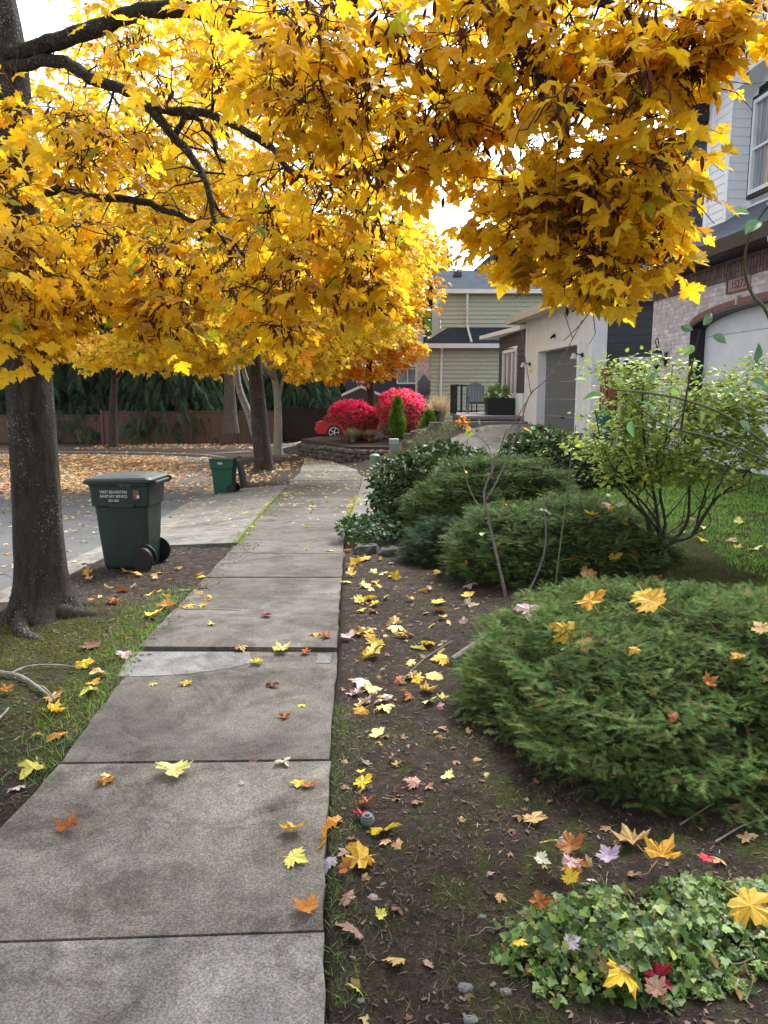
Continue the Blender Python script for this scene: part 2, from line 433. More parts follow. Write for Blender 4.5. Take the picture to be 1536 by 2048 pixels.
def row_sheet(name, ys, xa, xb, zf, mat, nx=8):
    V, F_ = [], []
    for y in ys:
        a, b = xa(y), xb(y)
        for x in np.linspace(a, b, nx): V.append((x, y, float(zf(x, y))))
    F_ = [(j * nx + i, j * nx + i + 1, (j + 1) * nx + i + 1, (j + 1) * nx + i) for j in range(len(ys) - 1) for i in range(nx - 1)]
    m = len(ys); ring = [i for i in range(nx)] + [j * nx + nx - 1 for j in range(1, m)] + [(m - 1) * nx + i for i in range(nx - 2, -1, -1)] + [j * nx for j in range(m - 2, 0, -1)]
    b = len(V); V += [(V[q][0], V[q][1], V[q][2] - .35) for q in ring]; F_ += [(ring[i], b + i, b + (i + 1) % len(ring), ring[(i + 1) % len(ring)]) for i in range(len(ring))]
    return struct(mk(name, V, F_, mat))
ry = np.concatenate([np.arange(-8, 30, 1), np.arange(30, 38.3, .25)])
road = row_sheet('road', ry, lambda y: -75, lambda y: float(xk(y)) - .13, lambda x, y: zs(y) - .17 - .012 * min(0, max(-6, (x - xk(y)))) * 0, mt_asphalt, 10)
row_sheet('gutter_pan', np.concatenate([np.arange(-8, 30, .7), np.arange(30, 34, .4)]), lambda y: float(xk(y)) - .55, lambda y: float(xk(y)) - .14, lambda x, y: zs(y) - .160, mt_kerb, 3)
# kerb: a real step with a rounded nose, lowered where the apron crosses
def kerb():
    V, F_ = [], []
    ks = np.concatenate([np.arange(-8, 31, .5), np.arange(31, 38.25, .2)])
    P = np.array([(float(xk(y)), y) for y in ks]); T = nrm(np.gradient(P, axis=0)); N_ = np.stack([T[:, 1], -T[:, 0]], 1)
    for y, p, nn in zip(ks, P, N_):
        top = float(zs(y)) - .045 - .085 * np.interp(y, [8.4, 9.4, 19.0, 20.0], [0, 1, 1, 0])
        bot = float(zs(y)) - .30
        for d, z in ((.02, bot), (.02, top - .004), (0, top), (-.13, top), (-.15, top - .02), (-.17, bot)):
            V.append((p[0] + nn[0] * d, p[1] + nn[1] * d, z))
    n = 6
    F_ = [(j * n + i, (j + 1) * n + i, (j + 1) * n + i + 1, j * n + i + 1) for j in range(len(ks) - 1) for i in range(n - 1)]
    return struct(mk('kerb', V, F_, mt_kerb))
kerb()

# sidewalk: slabs with open joints, one lifted
def slab(mb, y0, y1, dz0=0, dz1=0, skew0=0, skew1=0, inl=0, inr=0, th=.12):
    """one slab between the joints at y0 and y1 (skew: extra y at the left edge)"""
    nx, ny = 10, max(3, int((y1 - y0) / .11) + 1)
    V = []
    for j in range(ny):
        t = j / (ny - 1)
        for i in range(nx):
            s_ = i / (nx - 1)
            y = (y0 + .006) * (1 - t) + (y1 - .006) * t + (skew0 * (1 - t) + skew1 * t) * (1 - s_)
            a, b = float(xl(y)) + inl, float(xr(y)) - inr
            x = a + (b - a) * s_
            if i in (0, nx - 1): x += .014 * (random.random() - .5) + .018 * float(vnoise(x, y, 1.3, 7 + i))
            V.append((x, y, float(zs((y0 + y1) / 2)) + (float(zs(y1)) - float(zs(y0))) * (t - .5) + dz0 * (1 - t) + dz1 * t))
    F_ = [(j * nx + i, j * nx + i + 1, (j + 1) * nx + i + 1, (j + 1) * nx + i) for j in range(ny - 1) for i in range(nx - 1)]
    b = len(V)
    ring = [i for i in range(nx)] + [j * nx + nx - 1 for j in range(1, ny)] + [(ny - 1) * nx + i for i in range(nx - 2, -1, -1)] + [j * nx for j in range(ny - 2, 0, -1)]
    V2 = []; 
    # eased edge: inner ring stays, add skirt
    base = list(V)
    for q in ring: V2.append((V[q][0], V[q][1], V[q][2] - th))
    V = base + V2; m = len(ring)
    F_ += [(ring[i], b + i, b + (i + 1) % m, ring[(i + 1) % m]) for i in range(m)]
    mb.add(V, F_)
walk = MB()
joints = [(-2.0, 0), (-.4, 0), (.85, 0), (2.10, -.06), (3.19, -.03), (4.62, 0.02), (5.55, 0.05), (6.85, 0), (8.15, .05), (9.4, 0), (11.2, 0), (13.4, 0), (15.6, 0), (18.2, 0), (20.6, .1), (24.1, 0)]
dzs = {2: (0, .002), 3: (.003, .002), 4: (.006, -.006), 5: (.010, .004), 6: (.0, .0), 7: (.006, .0)}
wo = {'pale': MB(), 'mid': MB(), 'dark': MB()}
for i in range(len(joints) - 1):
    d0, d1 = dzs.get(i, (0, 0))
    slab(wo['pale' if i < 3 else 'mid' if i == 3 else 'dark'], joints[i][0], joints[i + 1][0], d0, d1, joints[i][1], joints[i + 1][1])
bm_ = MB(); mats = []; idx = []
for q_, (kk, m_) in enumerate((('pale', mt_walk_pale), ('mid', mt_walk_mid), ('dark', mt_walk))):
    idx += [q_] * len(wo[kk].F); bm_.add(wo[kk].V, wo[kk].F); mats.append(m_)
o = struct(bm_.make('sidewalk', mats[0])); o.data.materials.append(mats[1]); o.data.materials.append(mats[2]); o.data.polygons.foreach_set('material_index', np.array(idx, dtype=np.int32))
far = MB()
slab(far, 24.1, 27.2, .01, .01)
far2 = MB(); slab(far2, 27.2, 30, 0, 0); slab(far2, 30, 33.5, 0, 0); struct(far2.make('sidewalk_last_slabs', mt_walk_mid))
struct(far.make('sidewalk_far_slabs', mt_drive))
# mortar ramp spread in front of the lifted slab
mp = MB()
pts = []
for (px, py) in [(262, 1303), (500, 1302), (503, 1325), (460, 1336), (380, 1347), (300, 1352), (236, 1352)]:
    d = ray(px, py); t = (CAM_H - 0.012) / -d[2]; q = CAMP + d * t; pts.append(q)
top = [np.array([p[0], min(p[1], 4.60), .016 if p[1] > 4.5 else .012]) for p in pts]
mp.prism(top, (0, 0, -.035)); struct(mp.make('sidewalk_mortar_patch', mt_walk_grey))
mp = MB(); pts = []
for (px, py) in [(636, 1308), (664, 1308), (660, 1326), (632, 1326)]:
    d = ray(px, py); q = CAMP + d * ((CAM_H - .012) / -d[2]); pts.append(np.array([q[0], min(q[1], 4.59), .014]))
mp.prism(pts, (0, 0, -.03)); struct(mp.make('sidewalk_mortar_chip', mt_walk_grey))

# concrete apron between kerb and walk, then the shared driveway up to the garages
ay = np.concatenate([np.arange(8.85, 19.4, .4), [19.4]])
def apx0(y): return float(xk(y)) + .03
def apx1(y): return float(xl(y)) - .015
def apron():
    mb = MB()
    for a, b in ((8.95, 12.3), (12.32, 15.8), (15.82, 19.3)):
        ys = np.linspace(a, b, 9); V = []
        for y in ys:
            e0 = .62 * max(0, (9.3 - y))  # slanted near edge
            x0, x1 = apx0(y), apx1(y)
            for t in np.linspace(0, 1, 6):
                yy = y + (1 - t) * np.interp(y, [8.95, 12], [.55, 0])
                V.append((apx0(yy) + (apx1(yy) - apx0(yy)) * t, yy, float(zs(yy)) - .12 + .125 * t))
        n = 6; m = len(ys); F_ = [(j * n + i, j * n + i + 1, (j + 1) * n + i + 1, (j + 1) * n + i) for j in range(m - 1) for i in range(n - 1)]
        b_ = len(V); V += [(x, y, z - .15) for x, y, z in V[:n]]
        F_ += [(i, b_ + i, b_ + i + 1, i + 1) for i in range(n - 1)]
        mb.add(V, F_)
    return struct(mb.make('driveway_apron', mt_drive))
apron()
row_sheet('driveway', np.concatenate([np.arange(11.6, 21.7, .35)]), lambda y: float(xr(y)) + .02, lambda y: 5.6, lambda x, y: Hb(x, y) + .012, mt_drive, 24)
row_sheet('green_house_driveway', np.arange(34.6, 38.6, .4), lambda y: float(xk(min(y, 34.5))) - .0 if y < 35 else -5.5, lambda y: 9.0, lambda x, y: np.interp(x, [-8, -5.2, -3.0, 9], [-1.05, -.98, -.42, -.3]) , mt_drive, 16)

# BVH of everything one can stand on, for setting things down on it
def bvh_of(objs):
    V, P = [], []
    for o in objs:
        b = len(V); V += [v.co.copy() for v in o.data.vertices]; P += [[i + b for i in p.vertices] for p in o.data.polygons]
    return BVHTree.FromPolygons(V, P)
walk_objs = [o for o in C.objects if o.type == 'MESH']
BV = bvh_of(walk_objs)
def drop(x, y, bv=None):
    h = (bv or BV).ray_cast(Vector((x, y, 30)), Vector((0, 0, -1)))
    return (h[0], h[1]) if h[0] is not None else (Vector((x, y, float(H(x, y)))), Vector((0, 0, 1)))
def hit(px, py, bv=None):
    h = (bv or BV).ray_cast(Vector(CAMP), Vector(ray(px, py)).normalized())
    return h[0], h[1]

# ================================================================== houses
E1 = np.array([.0778, -.997, 0]); E2 = np.array([-.997, -.0778, 0]); UP = np.array([0, 0, 1.0])
class Fr:
    """wall frame: s along the wall, n outwards, z up"""
    def __init__(s, O, e1=E1, e2=E2): s.O = np.array([O[0], O[1], 0.0]); s.e1 = np.array(e1, float); s.e2 = np.array(e2, float)
    def __call__(s, a, n, z): return s.O + a * s.e1 + n * s.e2 + z * UP
    def box(s, mb, a0, a1, n0, n1, z0, z1): mb.box(s((a0 + a1) / 2, (n0 + n1) / 2, (z0 + z1) / 2), (abs(a1 - a0) / 2, abs(n1 - n0) / 2, abs(z1 - z0) / 2), (s.e1, s.e2, UP))
def siding(mb, fr, s0, s1, z0, z1, n=0, lap=.15, holes=(), top=None, proud=.012):
    """lapped boards; holes: functions z -> (a, b) or None; top: function z -> (a, b) limits"""
    z = z0
    while z < z1 - .01:
        h = min(lap, z1 - z); a, b = s0, s1
        if top:
            q = top(z + h * .5)
            if q is None: break
            a, b = max(a, q[0]), min(b, q[1])
        segs = [(a, b)]
        for hf in holes:
            q = hf(z + h / 2)
            if q is None: continue
            new = []
            for (p, r_) in segs:
                if q[1] <= p or q[0] >= r_: new.append((p, r_)); continue
                if q[0] > p: new.append((p, q[0]))
                if q[1] < r_: new.append((q[1], r_))
            segs = new
        for p, r_ in segs:
            if r_ - p < .01: continue
            mb.quad(fr(p, n + proud, z), fr(r_, n + proud, z), fr(r_, n, z + h), fr(p, n, z + h))
            mb.quad(fr(p, n, z), fr(r_, n, z), fr(r_, n + proud, z), fr(p, n + proud, z))
        z += h
def rect_hole(a, b, z0, z1): return lambda z: (a, b) if z0 < z < z1 else None
def window(fr, a0, a1, z0, z1, n, parent, m_frame, m_glass, fw=.07, rail=None, mull=(), deep=.04, sill=True):
    fb = MB()
    fr.box(fb, a0, a0 + fw, n - .01, n + deep, z0, z1); fr.box(fb, a1 - fw, a1, n - .01, n + deep, z0, z1)
    fr.box(fb, a0 + fw, a1 - fw, n - .01, n + deep, z0, z0 + fw); fr.box(fb, a0 + fw, a1 - fw, n - .01, n + deep, z1 - fw, z1)
    if rail: fr.box(fb, a0 + fw, a1 - fw, n - .01, n + deep * .8, rail - fw * .3, rail + fw * .3)
    for q in mull: fr.box(fb, q - fw * .3, q + fw * .3, n - .01, n + deep * .75, z0 + fw, z1 - fw)
    f = fb.make('window', m_frame, parent)
    g = MB(); g.quad(fr(a0 + fw * .5, n + .006, z0 + fw * .5), fr(a1 - fw * .5, n + .006, z0 + fw * .5), fr(a1 - fw * .5, n + .006, z1 - fw * .5), fr(a0 + fw * .5, n + .006, z1 - fw * .5))
    g.make('pane', m_glass, f)
    return f

def m_brick(name, c1, c2, mortar, bw=.21, bh=.068, ms=.012, swap=False):
    m = M(name, c1, .9, spec=.2); k = NB(m)
    geo = k.n('NewGeometry'); sp = k.n('SeparateXYZ'); k.l(geo.outputs['Position'], sp.inputs[0])
    s_ = k.math('ADD', k.math('MULTIPLY', sp.outputs['X'], .0778), k.math('MULTIPLY', sp.outputs['Y'], -.997))
    cb = k.n('CombineXYZ')
    if swap: k.l(sp.outputs['Z'], cb.inputs['X']); k.l(s_, cb.inputs['Y'])
    else: k.l(s_, cb.inputs['X']); k.l(sp.outputs['Z'], cb.inputs['Y'])
    br = k.n('TexBrick'); br.inputs['Scale'].default_value = 1.0
    br.inputs['Brick Width'].default_value = bw; br.inputs['Row Height'].default_value = bh; br.inputs['Mortar Size'].default_value = ms
    br.inputs['Mortar Smooth'].default_value = .3; br.inputs['Bias'].default_value = 0
    br.inputs['Color1'].default_value = (*c1, 1); br.inputs['Color2'].default_value = (*c2, 1); br.inputs['Mortar'].default_value = (*mortar, 1)
    k.l(cb.outputs[0], br.inputs['Vector'])
    nz = k.noise(k.pos(), 9, 5, .7)
    c = k.mix(br.outputs['Color'], k.ramp(nz, [(.3, (.6, .56, .56)), (.7, (1.45, 1.42, 1.42))]), .8, 'MULTIPLY')
    k.col(c)
    k.bump(k.math('ADD', k.math('MULTIPLY', br.outputs['Fac'], -1.2), k.math('MULTIPLY', k.noise(k.pos(), 50, 4), .6)), .9, .012)
    return m
mt_brick = m_brick('tumbled_brick', (.72, .65, .66), (.54, .46, .47), (.56, .54, .54))
mt_soldier = m_brick('soldier_brick', (.25, .16, .15), (.17, .11, .10), (.10, .085, .08), .26, .075, .012, True)
mt_archbrick = noisy('arch_brick', (.16, .075, .065), (.30, .16, .14), 16, .9, .5)
def m_paint(name, c, rough=.55, var=.12):
    m = M(name, c, rough, spec=.35); k = NB(m); v = k.pos((1, 1, 1.5))
    k.col(k.ramp(k.noise(v, 3.5, 7, .7), [(.3, tuple(x * (1 - var) for x in c)), (.7, tuple(min(1, x * (1 + var * .6)) for x in c))]))
    k.bump(k.noise(k.pos((2, 2, 20)), 20, 4, .6), .12, .004)
    return m
mt_white_siding = m_paint('white_siding', (.86, .89, .92), .55, .05)
mt_white = m_paint('white_trim', (.78, .79, .80))
mt_cream = m_paint('cream_siding', (.74, .735, .715), .55, .06)
mt_dark = m_paint('charcoal_siding', (.052, .056, .066))
mt_black = m_paint('black_trim', (.018, .018, .02), .4)
mt_green_sid = m_paint('sage_green_siding', (.46, .51, .40))
mt_navy = m_paint('slate_blue_siding', (.055, .06, .088))
mt_fascia = m_paint('beige_fascia', (.50, .46, .42))
mt_gdoor = m_paint('white_garage_door', (.74, .77, .80), .45)
mt_gdoor2 = m_paint('grey_garage_door', (.135, .152, .158), .5)
mt_glass = M('window_glass', (.16, .19, .21), .06, spec=.8)
k = NB(mt_glass)
k.col(k.ramp(k.noise(k.pos((6, 6, .4)), 3, 3), [(.35, (.10, .12, .13)), (.65, (.34, .37, .40))]))
mt_dglass = M('dark_window_glass', (.045, .055, .065), .08, spec=.7)
def m_shingle(name, c1, c2):
    m = M(name, c1, .95, spec=.05); k = NB(m); v = k.pos((1, 1, 1))
    geo = k.n('NewGeometry'); sp = k.n('SeparateXYZ'); k.l(geo.outputs['Position'], sp.inputs[0]); cb = k.n('CombineXYZ')
    k.l(k.math('ADD', sp.outputs['X'], sp.outputs['Y']), cb.inputs['X']); k.l(k.math('MULTIPLY', sp.outputs['Z'], 1.7), cb.inputs['Y'])
    br = k.n('TexBrick'); br.inputs['Scale'].default_value = 1; br.inputs['Brick Width'].default_value = .32; br.inputs['Row Height'].default_value = .15; br.inputs['Mortar Size'].default_value = .008
    br.inputs['Color1'].default_value = (*c1, 1); br.inputs['Color2'].default_value = (*c2, 1); br.inputs['Mortar'].default_value = tuple(x * .4 for x in c1) + (1,)
    k.l(cb.outputs[0], br.inputs['Vector'])
    k.col(k.mix(br.outputs['Color'], k.ramp(k.noise(v, 30, 4, .7), [(.3, (.7, .7, .7)), (.7, (1.3, 1.3, 1.3))]), .8, 'MULTIPLY'))
    k.bump(br.outputs['Fac'], -.6, .01)
    return m
mt_shingle = m_shingle('grey_shingles', (.085, .10, .125), (.12, .135, .16))
mt_shingle2 = m_shingle('blue_grey_shingles', (.046, .058, .075), (.064, .077, .096))
mt_metal_black = M('black_metal', (.02, .02, .022), .4, .3)
mt_lampglass = M('lamp_glass', (.5, .5, .48), .2)

# ---- brick house with the arched garage door
B = Fr((4.62, 13.58))
bh = thing('brick_house', 'brick and white siding house with arched white garage door and number 15272', 'house', tuple(B(0, 0, .4)))
OA, OB, SP, AP = 1.42, 5.05, 2.56, 2.79
def arch_z(s): t = (s - (OA + OB) / 2) / ((OB - OA) / 2); return SP + (AP - SP) * math.sqrt(max(0, 1 - t * t))
mb = MB(); ztop = 3.42
mb.quad(B(0, 0, 0), B(OA, 0, 0), B(OA, 0, ztop), B(0, 0, ztop)); mb.quad(B(OB, 0, 0), B(9.5, 0, 0), B(9.5, 0, ztop), B(OB, 0, ztop))
ss = (OA + OB) / 2 - (OB - OA) / 2 * np.cos(np.linspace(0, math.pi, 33))
for a, b in zip(ss[:-1], ss[1:]):
    mb.quad(B(a, 0, arch_z(a)), B(b, 0, arch_z(b)), B(b, 0, ztop), B(a, 0, ztop))
mb.quad(B(0, 0, 0), B(0, 0, ztop), B(0, -9, ztop), B(0, -9, 0)); mb.quad(B(9.5, 0, 0), B(9.5, -9, 0), B(9.5, -9, ztop), B(9.5, 0, ztop))
mb.make('wall', mt_brick, bh)
mb = MB()
for a, b in zip(ss[:-1], ss[1:]): mb.quad(B(a, .004, arch_z(a)), B(b, .004, arch_z(b)), B(b, -.24, arch_z(b)), B(a, -.24, arch_z(a)))
for a in (OA, OB): mb.quad(B(a, .004, 0), B(a, .004, SP), B(a, -.24, SP), B(a, -.24, 0))
mb.make('garage_reveal', mt_black, bh)
mb = MB()
for a, b in zip(ss[:-1], ss[1:]):
    mb.add([B(a, .002, arch_z(a) + .012), B(b, .002, arch_z(b) + .012), B(b, .03, arch_z(b) + .012), B(a, .03, arch_z(a) + .012), B(a, .03, arch_z(a) + .10), B(b, .03, arch_z(b) + .10), B(b, .002, arch_z(b) + .10), B(a, .002, arch_z(a) + .10)],
           [(0, 1, 2, 3), (3, 2, 5, 4), (4, 5, 6, 7)])
mb.make('brick_arch', mt_archbrick, bh)
mb = MB(); B.box(mb, 0, 9.5, .006, .022, ztop - .26, ztop); mb.make('soldier_course', mt_soldier, bh)
mb = MB()
for i in range(5):
    z0 = .35 + i * .53
    B.box(mb, OA - .05, OB + .05, -.30, -.245, z0, z0 + .522)
    for z in (z0 + .17, z0 + .345): B.box(mb, OA - .05, OB + .05, -.246, -.243, z, z + .05)
gd = mb.make('garage_door', mt_gdoor, bh, bevel=.004)
mb = MB(); B.box(mb, 3.2, 3.42, -.243, -.20, .72, .76); mb.make('handle', mt_metal_black, gd)
# number tiles
mb = MB(); B.box(mb, 2.50, 3.06, .003, .02, 3.0, 3.17); pq = mb.make('number_plaque', noisy('plaque_tile', (.36, .21, .19), (.46, .29, .26), 25, .7), bh)
mb = MB(); B.box(mb, 2.47, 3.09, .003, .035, 2.975, 2.998); B.box(mb, 2.47, 2.498, .003, .035, 3.0, 3.17); mb.make('plaque_frame', mt_archbrick, pq)
def lettering(txt, size, mat, parent, origin, ex, ez, name='lettering', align='CENTER', ext=.001, sx=1.0):
    cu = bpy.data.curves.new(name, 'FONT'); cu.body = txt; cu.size = size; cu.align_x = align; cu.extrude = ext
    t = bpy.data.objects.new(name, cu); C.objects.link(t)
    me = bpy.data.meshes.new_from_object(t.evaluated_get(bpy.context.evaluated_depsgraph_get()))
    C.objects.unlink(t); bpy.data.objects.remove(t)
    ex, ez = np.array(ex, float), np.array(ez, float); en = np.cross(ex, ez)
    V = [np.array(origin) + ex * v.co.x * sx + ez * v.co.y + en * v.co.z for v in me.vertices]
    Fs = [tuple(p.vertices) for p in me.polygons]
    bpy.data.meshes.remove(me)
    return mk(name, V, Fs, mat, parent)
lettering('15272', .155, mt_black, pq, B(2.78, .0225, 3.03), E1, UP, 'house_number')
mb = MB(); mb.prism([B(2.78, .003, 2.92), B(2.83, .003, 2.92), B(2.81, .003, 2.80), B(2.78, .003, 2.80)], E2 * .05); mb.make('keystone', mt_fascia, bh)
# skirt roof
mb = MB()
e0, e1_, r0, r1 = B(-.4, .42, 3.60), B(9.9, .42, 3.60), B(-.4, -1.3, 4.62), B(9.9, -1.3, 4.62)
mb.add([e0, e1_, r1, r0], [(0, 1, 2, 3)]); mb.add([e0, r0, B(-.4, -1.3, 3.42)], [(0, 1, 2)])
rf = mb.make('skirt_roof', mt_shingle, bh)
mb = MB(); B.box(mb, -.44, 9.9, .41, .46, 3.43, 3.61); B.box(mb, -.44, 9.9, .024, .41, 3.425, 3.445); B.box(mb, -.44, -.40, -1.2, .41, 3.43, 3.56); mb.make('gutter', mt_black, rf)
# upper storey: gable wall with an arched recess
UN, RN = -.92, -1.22
RA, RB, RS, RT = .55, 3.75, 6.15, 6.62
def rec(z):
    if z > RT: return None
    if z <= RS: return (RA, RB)
    q = math.sqrt(max(0, 1 - ((z - RS) / (RT - RS)) ** 2)); c, hw = (RA + RB) / 2, (RB - RA) / 2
    return (c - hw * q, c + hw * q)
ridge_s, ridge_z, eave_z = 3.0, 9.0, 6.55
def gable(z): 
    if z < eave_z: return (-.2, 8)
    t = (z - eave_z) / (ridge_z - eave_z)
    return (-.2 + (ridge_s + .2) * t, 2 * ridge_s + .2 - (ridge_s + .2) * t) if t < 1 else None
mb = MB(); siding(mb, B, -.2, 6.2, 4.2, 8.95, UN, .135, [rec], gable)
siding(mb, Fr(B(RA, 0, 0), E2, E1), RN - .02, UN, 4.2, RS + .05, 0, .135)
siding(mb, B, RA, RB, 4.2, 6.7, RN, .135, [rect_hole(.72, 2.9, 4.55, 6.3)])
mb.quad(B(-.2, UN, 4.2), B(-.2, UN, 6.55), B(-.2, -9, 6.55), B(-.2, -9, 4.2))
uw = mb.make('upper_wall', mt_white_siding, bh)
mb = MB()
th = np.linspace(math.pi, 0, 21); c, hw = (RA + RB) / 2, (RB - RA) / 2
for a, b in zip(th[:-1], th[1:]):
    pa, pb = (c + hw * math.cos(a), RS + (RT - RS) * math.sin(a)), (c + hw * math.cos(b), RS + (RT - RS) * math.sin(b))
    mb.quad(B(pa[0], UN + .018, pa[1]), B(pb[0], UN + .018, pb[1]), B(pb[0], RN, pb[1]), B(pa[0], RN, pa[1]))
B.box(mb, RA - .10, RA + .003, UN + .002, UN + .03, 4.2, RS); B.box(mb, -.22, -.10, UN + .002, UN + .03, 4.2, 6.5)
mb.make('recess_trim', mt_white_siding, bh)
window(B, .66, 2.95, 4.68, 6.22, RN + .012, bh, mt_black, mt_glass, .05, None, (), .05)
window(B, .72, 2.9, 4.74, 6.16, RN + .02, bh, mt_white, mt_glass, .06, 5.42, (1.8,), .06)
mb = MB()
sl = (ridge_z - eave_z) / (ridge_s + .2)
for sgn in (-1, 1):
    s_e = ridge_s + sgn * (ridge_s + .55); z_e = ridge_z - (ridge_s + .55) * sl
    mb.add([B(s_e, UN + .42, z_e + .1), B(ridge_s, UN + .42, ridge_z + .1), B(ridge_s, -9, ridge_z + .1), B(s_e, -9, z_e + .1),
            B(s_e, UN + .42, z_e - .04), B(ridge_s, UN + .42, ridge_z - .04), B(ridge_s, -9, ridge_z - .04), B(s_e, -9, z_e - .04)],
           [(0, 1, 2, 3), (4, 7, 6, 5), (0, 4, 5, 1), (0, 3, 7, 4)])
rf = mb.make('roof', mt_shingle, bh)
mb = MB()
for sgn in (-1, 1):
    s_e = ridge_s + sgn * (ridge_s + .56); z_e = ridge_z - (ridge_s + .56) * sl
    P4 = [B(s_e, UN + .425, z_e + .10), B(ridge_s, UN + .425, ridge_z + .1), B(ridge_s, UN + .425, ridge_z - .14), B(s_e, UN + .425, z_e - .14)]
    mb.prism(P4, E2 * .03)
B.box(mb, -.72, -.2, UN - 6, UN + .42, 6.16, 6.30)
mb.make('fascia', mt_black, rf)
def carriage_lamp(fr, s, n, z, parent):
    mb = MB(); ax = (fr.e1, fr.e2, UP); c = fr(s, n + .16, z)
    mb.lathe([(.02, .30), (.03, .27), (.085, .20), (.09, .185), (.07, .18)], c, 8, ax); mb.lathe([(.06, -.02), (.065, 0), (.02, -.06), (.012, -.10)][::-1], c, 8, ax)
    for q in range(4):
        a = q * math.pi / 2 + .78; mb.tube([c + .062 * (math.cos(a) * fr.e1 + math.sin(a) * fr.e2), c + .078 * (math.cos(a) * fr.e1 + math.sin(a) * fr.e2) + .18 * UP], .006, 4)
    mb.tube(smooth_path([fr(s, n + .01, z + .05), fr(s, n + .09, z + .12), fr(s, n + .16, z + .42), fr(s, n + .2, z + .36), c + .3 * UP], 14), .009, 5)
    fr.box(mb, s - .04, s + .04, n, n + .02, z - .02, z + .2)
    l = mb.make('wall_lantern', mt_metal_black, parent)
    g = MB(); g.lathe([(.052, 0), (.07, .18)], c, 8, ax); g.make('lantern_glass', mt_lampglass, l)
carriage_lamp(B, .62, .005, 2.08, bh)

# ---- charcoal and cream house with the grey garage door
G = Fr((4.45, 16.70))
gh = thing('charcoal_house', 'charcoal house with cream garage front, grey garage door and white eaves', 'house', tuple(G(0, 0, .6)))
mb = MB(); DA, DB, DZ = -4.15, -.95, 2.70
for a0, a1, z0, z1 in ((-5.45, DA, .3, 3.62), (DB, 0, .3, 3.62), (DA, DB, DZ, 3.62)): mb.quad(G(a0, 0, z0), G(a1, 0, z0), G(a1, 0, z1), G(a0, 0, z1))
mb.quad(G(0, 0, .3), G(0, -.28, .3), G(0, -.28, 3.62), G(0, 0, 3.62))
cw = mb.make('wall', mt_cream, gh, label='cream garage front wall')
mb = MB()
for s in np.arange(-5.2, 0, .4):
    z0 = DZ + .2 if DA - .15 < s < DB + .15 else .3
    G.box(mb, s - .02, s + .02, .001, .012, z0, 3.6)
for a0, a1, z0, z1 in ((DA - .14, DA, .3, DZ + .14), (DB, DB + .14, .3, DZ + .14), (DA, DB, DZ, DZ + .14)): G.box(mb, a0, a1, .002, .04, z0, z1)
G.box(mb, -5.47, -5.33, .002, .04, .3, 3.6); G.box(mb, -.16, .03, .002, .035, .3, 3.6); G.box(mb, -.001, .03, -.28, .002, .3, 3.6)
mb.make('trim', mt_white, gh)
mb = MB()
for a in (DA, DB): mb.quad(G(a, .0, .3), G(a, 0, DZ), G(a, -.2, DZ), G(a, -.2, .3))
mb.quad(G(DA, 0, DZ), G(DB, 0, DZ), G(DB, -.2, DZ), G(DA, -.2, DZ)); mb.make('garage_reveal', mt_cream, gh)
mb = MB()
for i in range(5):
    z0 = .62 + i * .43
    G.box(mb, DA - .02, DB + .02, -.24, -.19, z0, z0 + .42)
    for z in (z0 + .14, z0 + .28): G.box(mb, DA - .02, DB + .02, -.191, -.186, z, z + .03)
gd = mb.make('garage_door', mt_gdoor2, gh, bevel=.004)
mb = MB(); G.box(mb, -2.65, -2.45, -.186, -.15, 1.0, 1.04); mb.make('handle', mt_metal_black, gd)
mb = MB(); SD = Fr(G(0, -.28, 0), -E2, E1)
siding(mb, SD, 0, 9, .3, 3.55, 0, .17, [rect_hole(.3, .95, .9, 2.38)])
mb.make('side_wall', mt_dark, gh); mb = MB()
siding(mb, G, -9.0, -5.47, .3, 3.6, -.02, .17, [rect_hole(-8.35, -6.6, 1.0, 2.95)])
mb.make('porch_wall', mt_dark, gh)
# upper storey set back
UZ0, UZ1 = 3.7, 6.3
mb = MB(); siding(mb, G, -5.1, -.25, UZ0, UZ1, -.62, .17); siding(mb, Fr(G(-.25, -.62, 0), -E2, E1), 0, 8, UZ0, UZ1, 0, .17)
mb.make('upper_wall', mt_dark, gh)
mb = MB(); G.box(mb, -5.13, -5.0, -.63, -.6, UZ0, UZ1); G.box(mb, -4.6, -4.45, -.63, -.585, UZ0, UZ1); mb.make('corner_board', mt_navy, gh)
mb = MB(); rd = -4.6
mb.add([G(-5.6, -.1, 6.25), G(.25, -.1, 6.25), G(.25, rd, 8.0), G(-5.6, rd, 8.0), G(.25, -9.2, 6.2), G(-5.6, -9.2, 6.2)], [(0, 1, 2, 3), (3, 2, 4, 5)])
mb.add([G(-.25, -.62, 6.3), G(-.25, rd, 7.95), G(-.25, -8.6, 6.3)], [(0, 1, 2)])
mb.make('roof', mt_shingle, gh)
mb = MB()
eo = [G(-5.9, .48, 3.74), G(.42, .48, 3.74), G(.42, -9, 3.74), G(-5.9, -9, 3.74), G(-5.5, -.62, 4.05), G(-.25, -.62, 4.05), G(-.25, -9, 4.05)]
mb.add(eo, [(0, 1, 5, 4), (1, 2, 6, 5), (0, 4, 3)])
lr = mb.make('lower_roof', mt_shingle, gh)
mb = MB(); G.box(mb, -5.95, .46, .46, .50, 3.56, 3.76); G.box(mb, .42, .46, -9, .46, 3.56, 3.76); G.box(mb, -5.95, -5.9, -2, .46, 3.56, 3.76)
G.box(mb, -5.9, .42, .01, .46, 3.60, 3.625); G.box(mb, .03, .42, -9, .01, 3.575, 3.60)
mb.make('fascia', mt_fascia, lr)
pr = MB(); q = [np.array(p) for p in ((4.02, 22.0, 3.43), (3.2, 26.4, 3.40), (7, 26.4, 3.40), (7, 22.0, 3.43))]
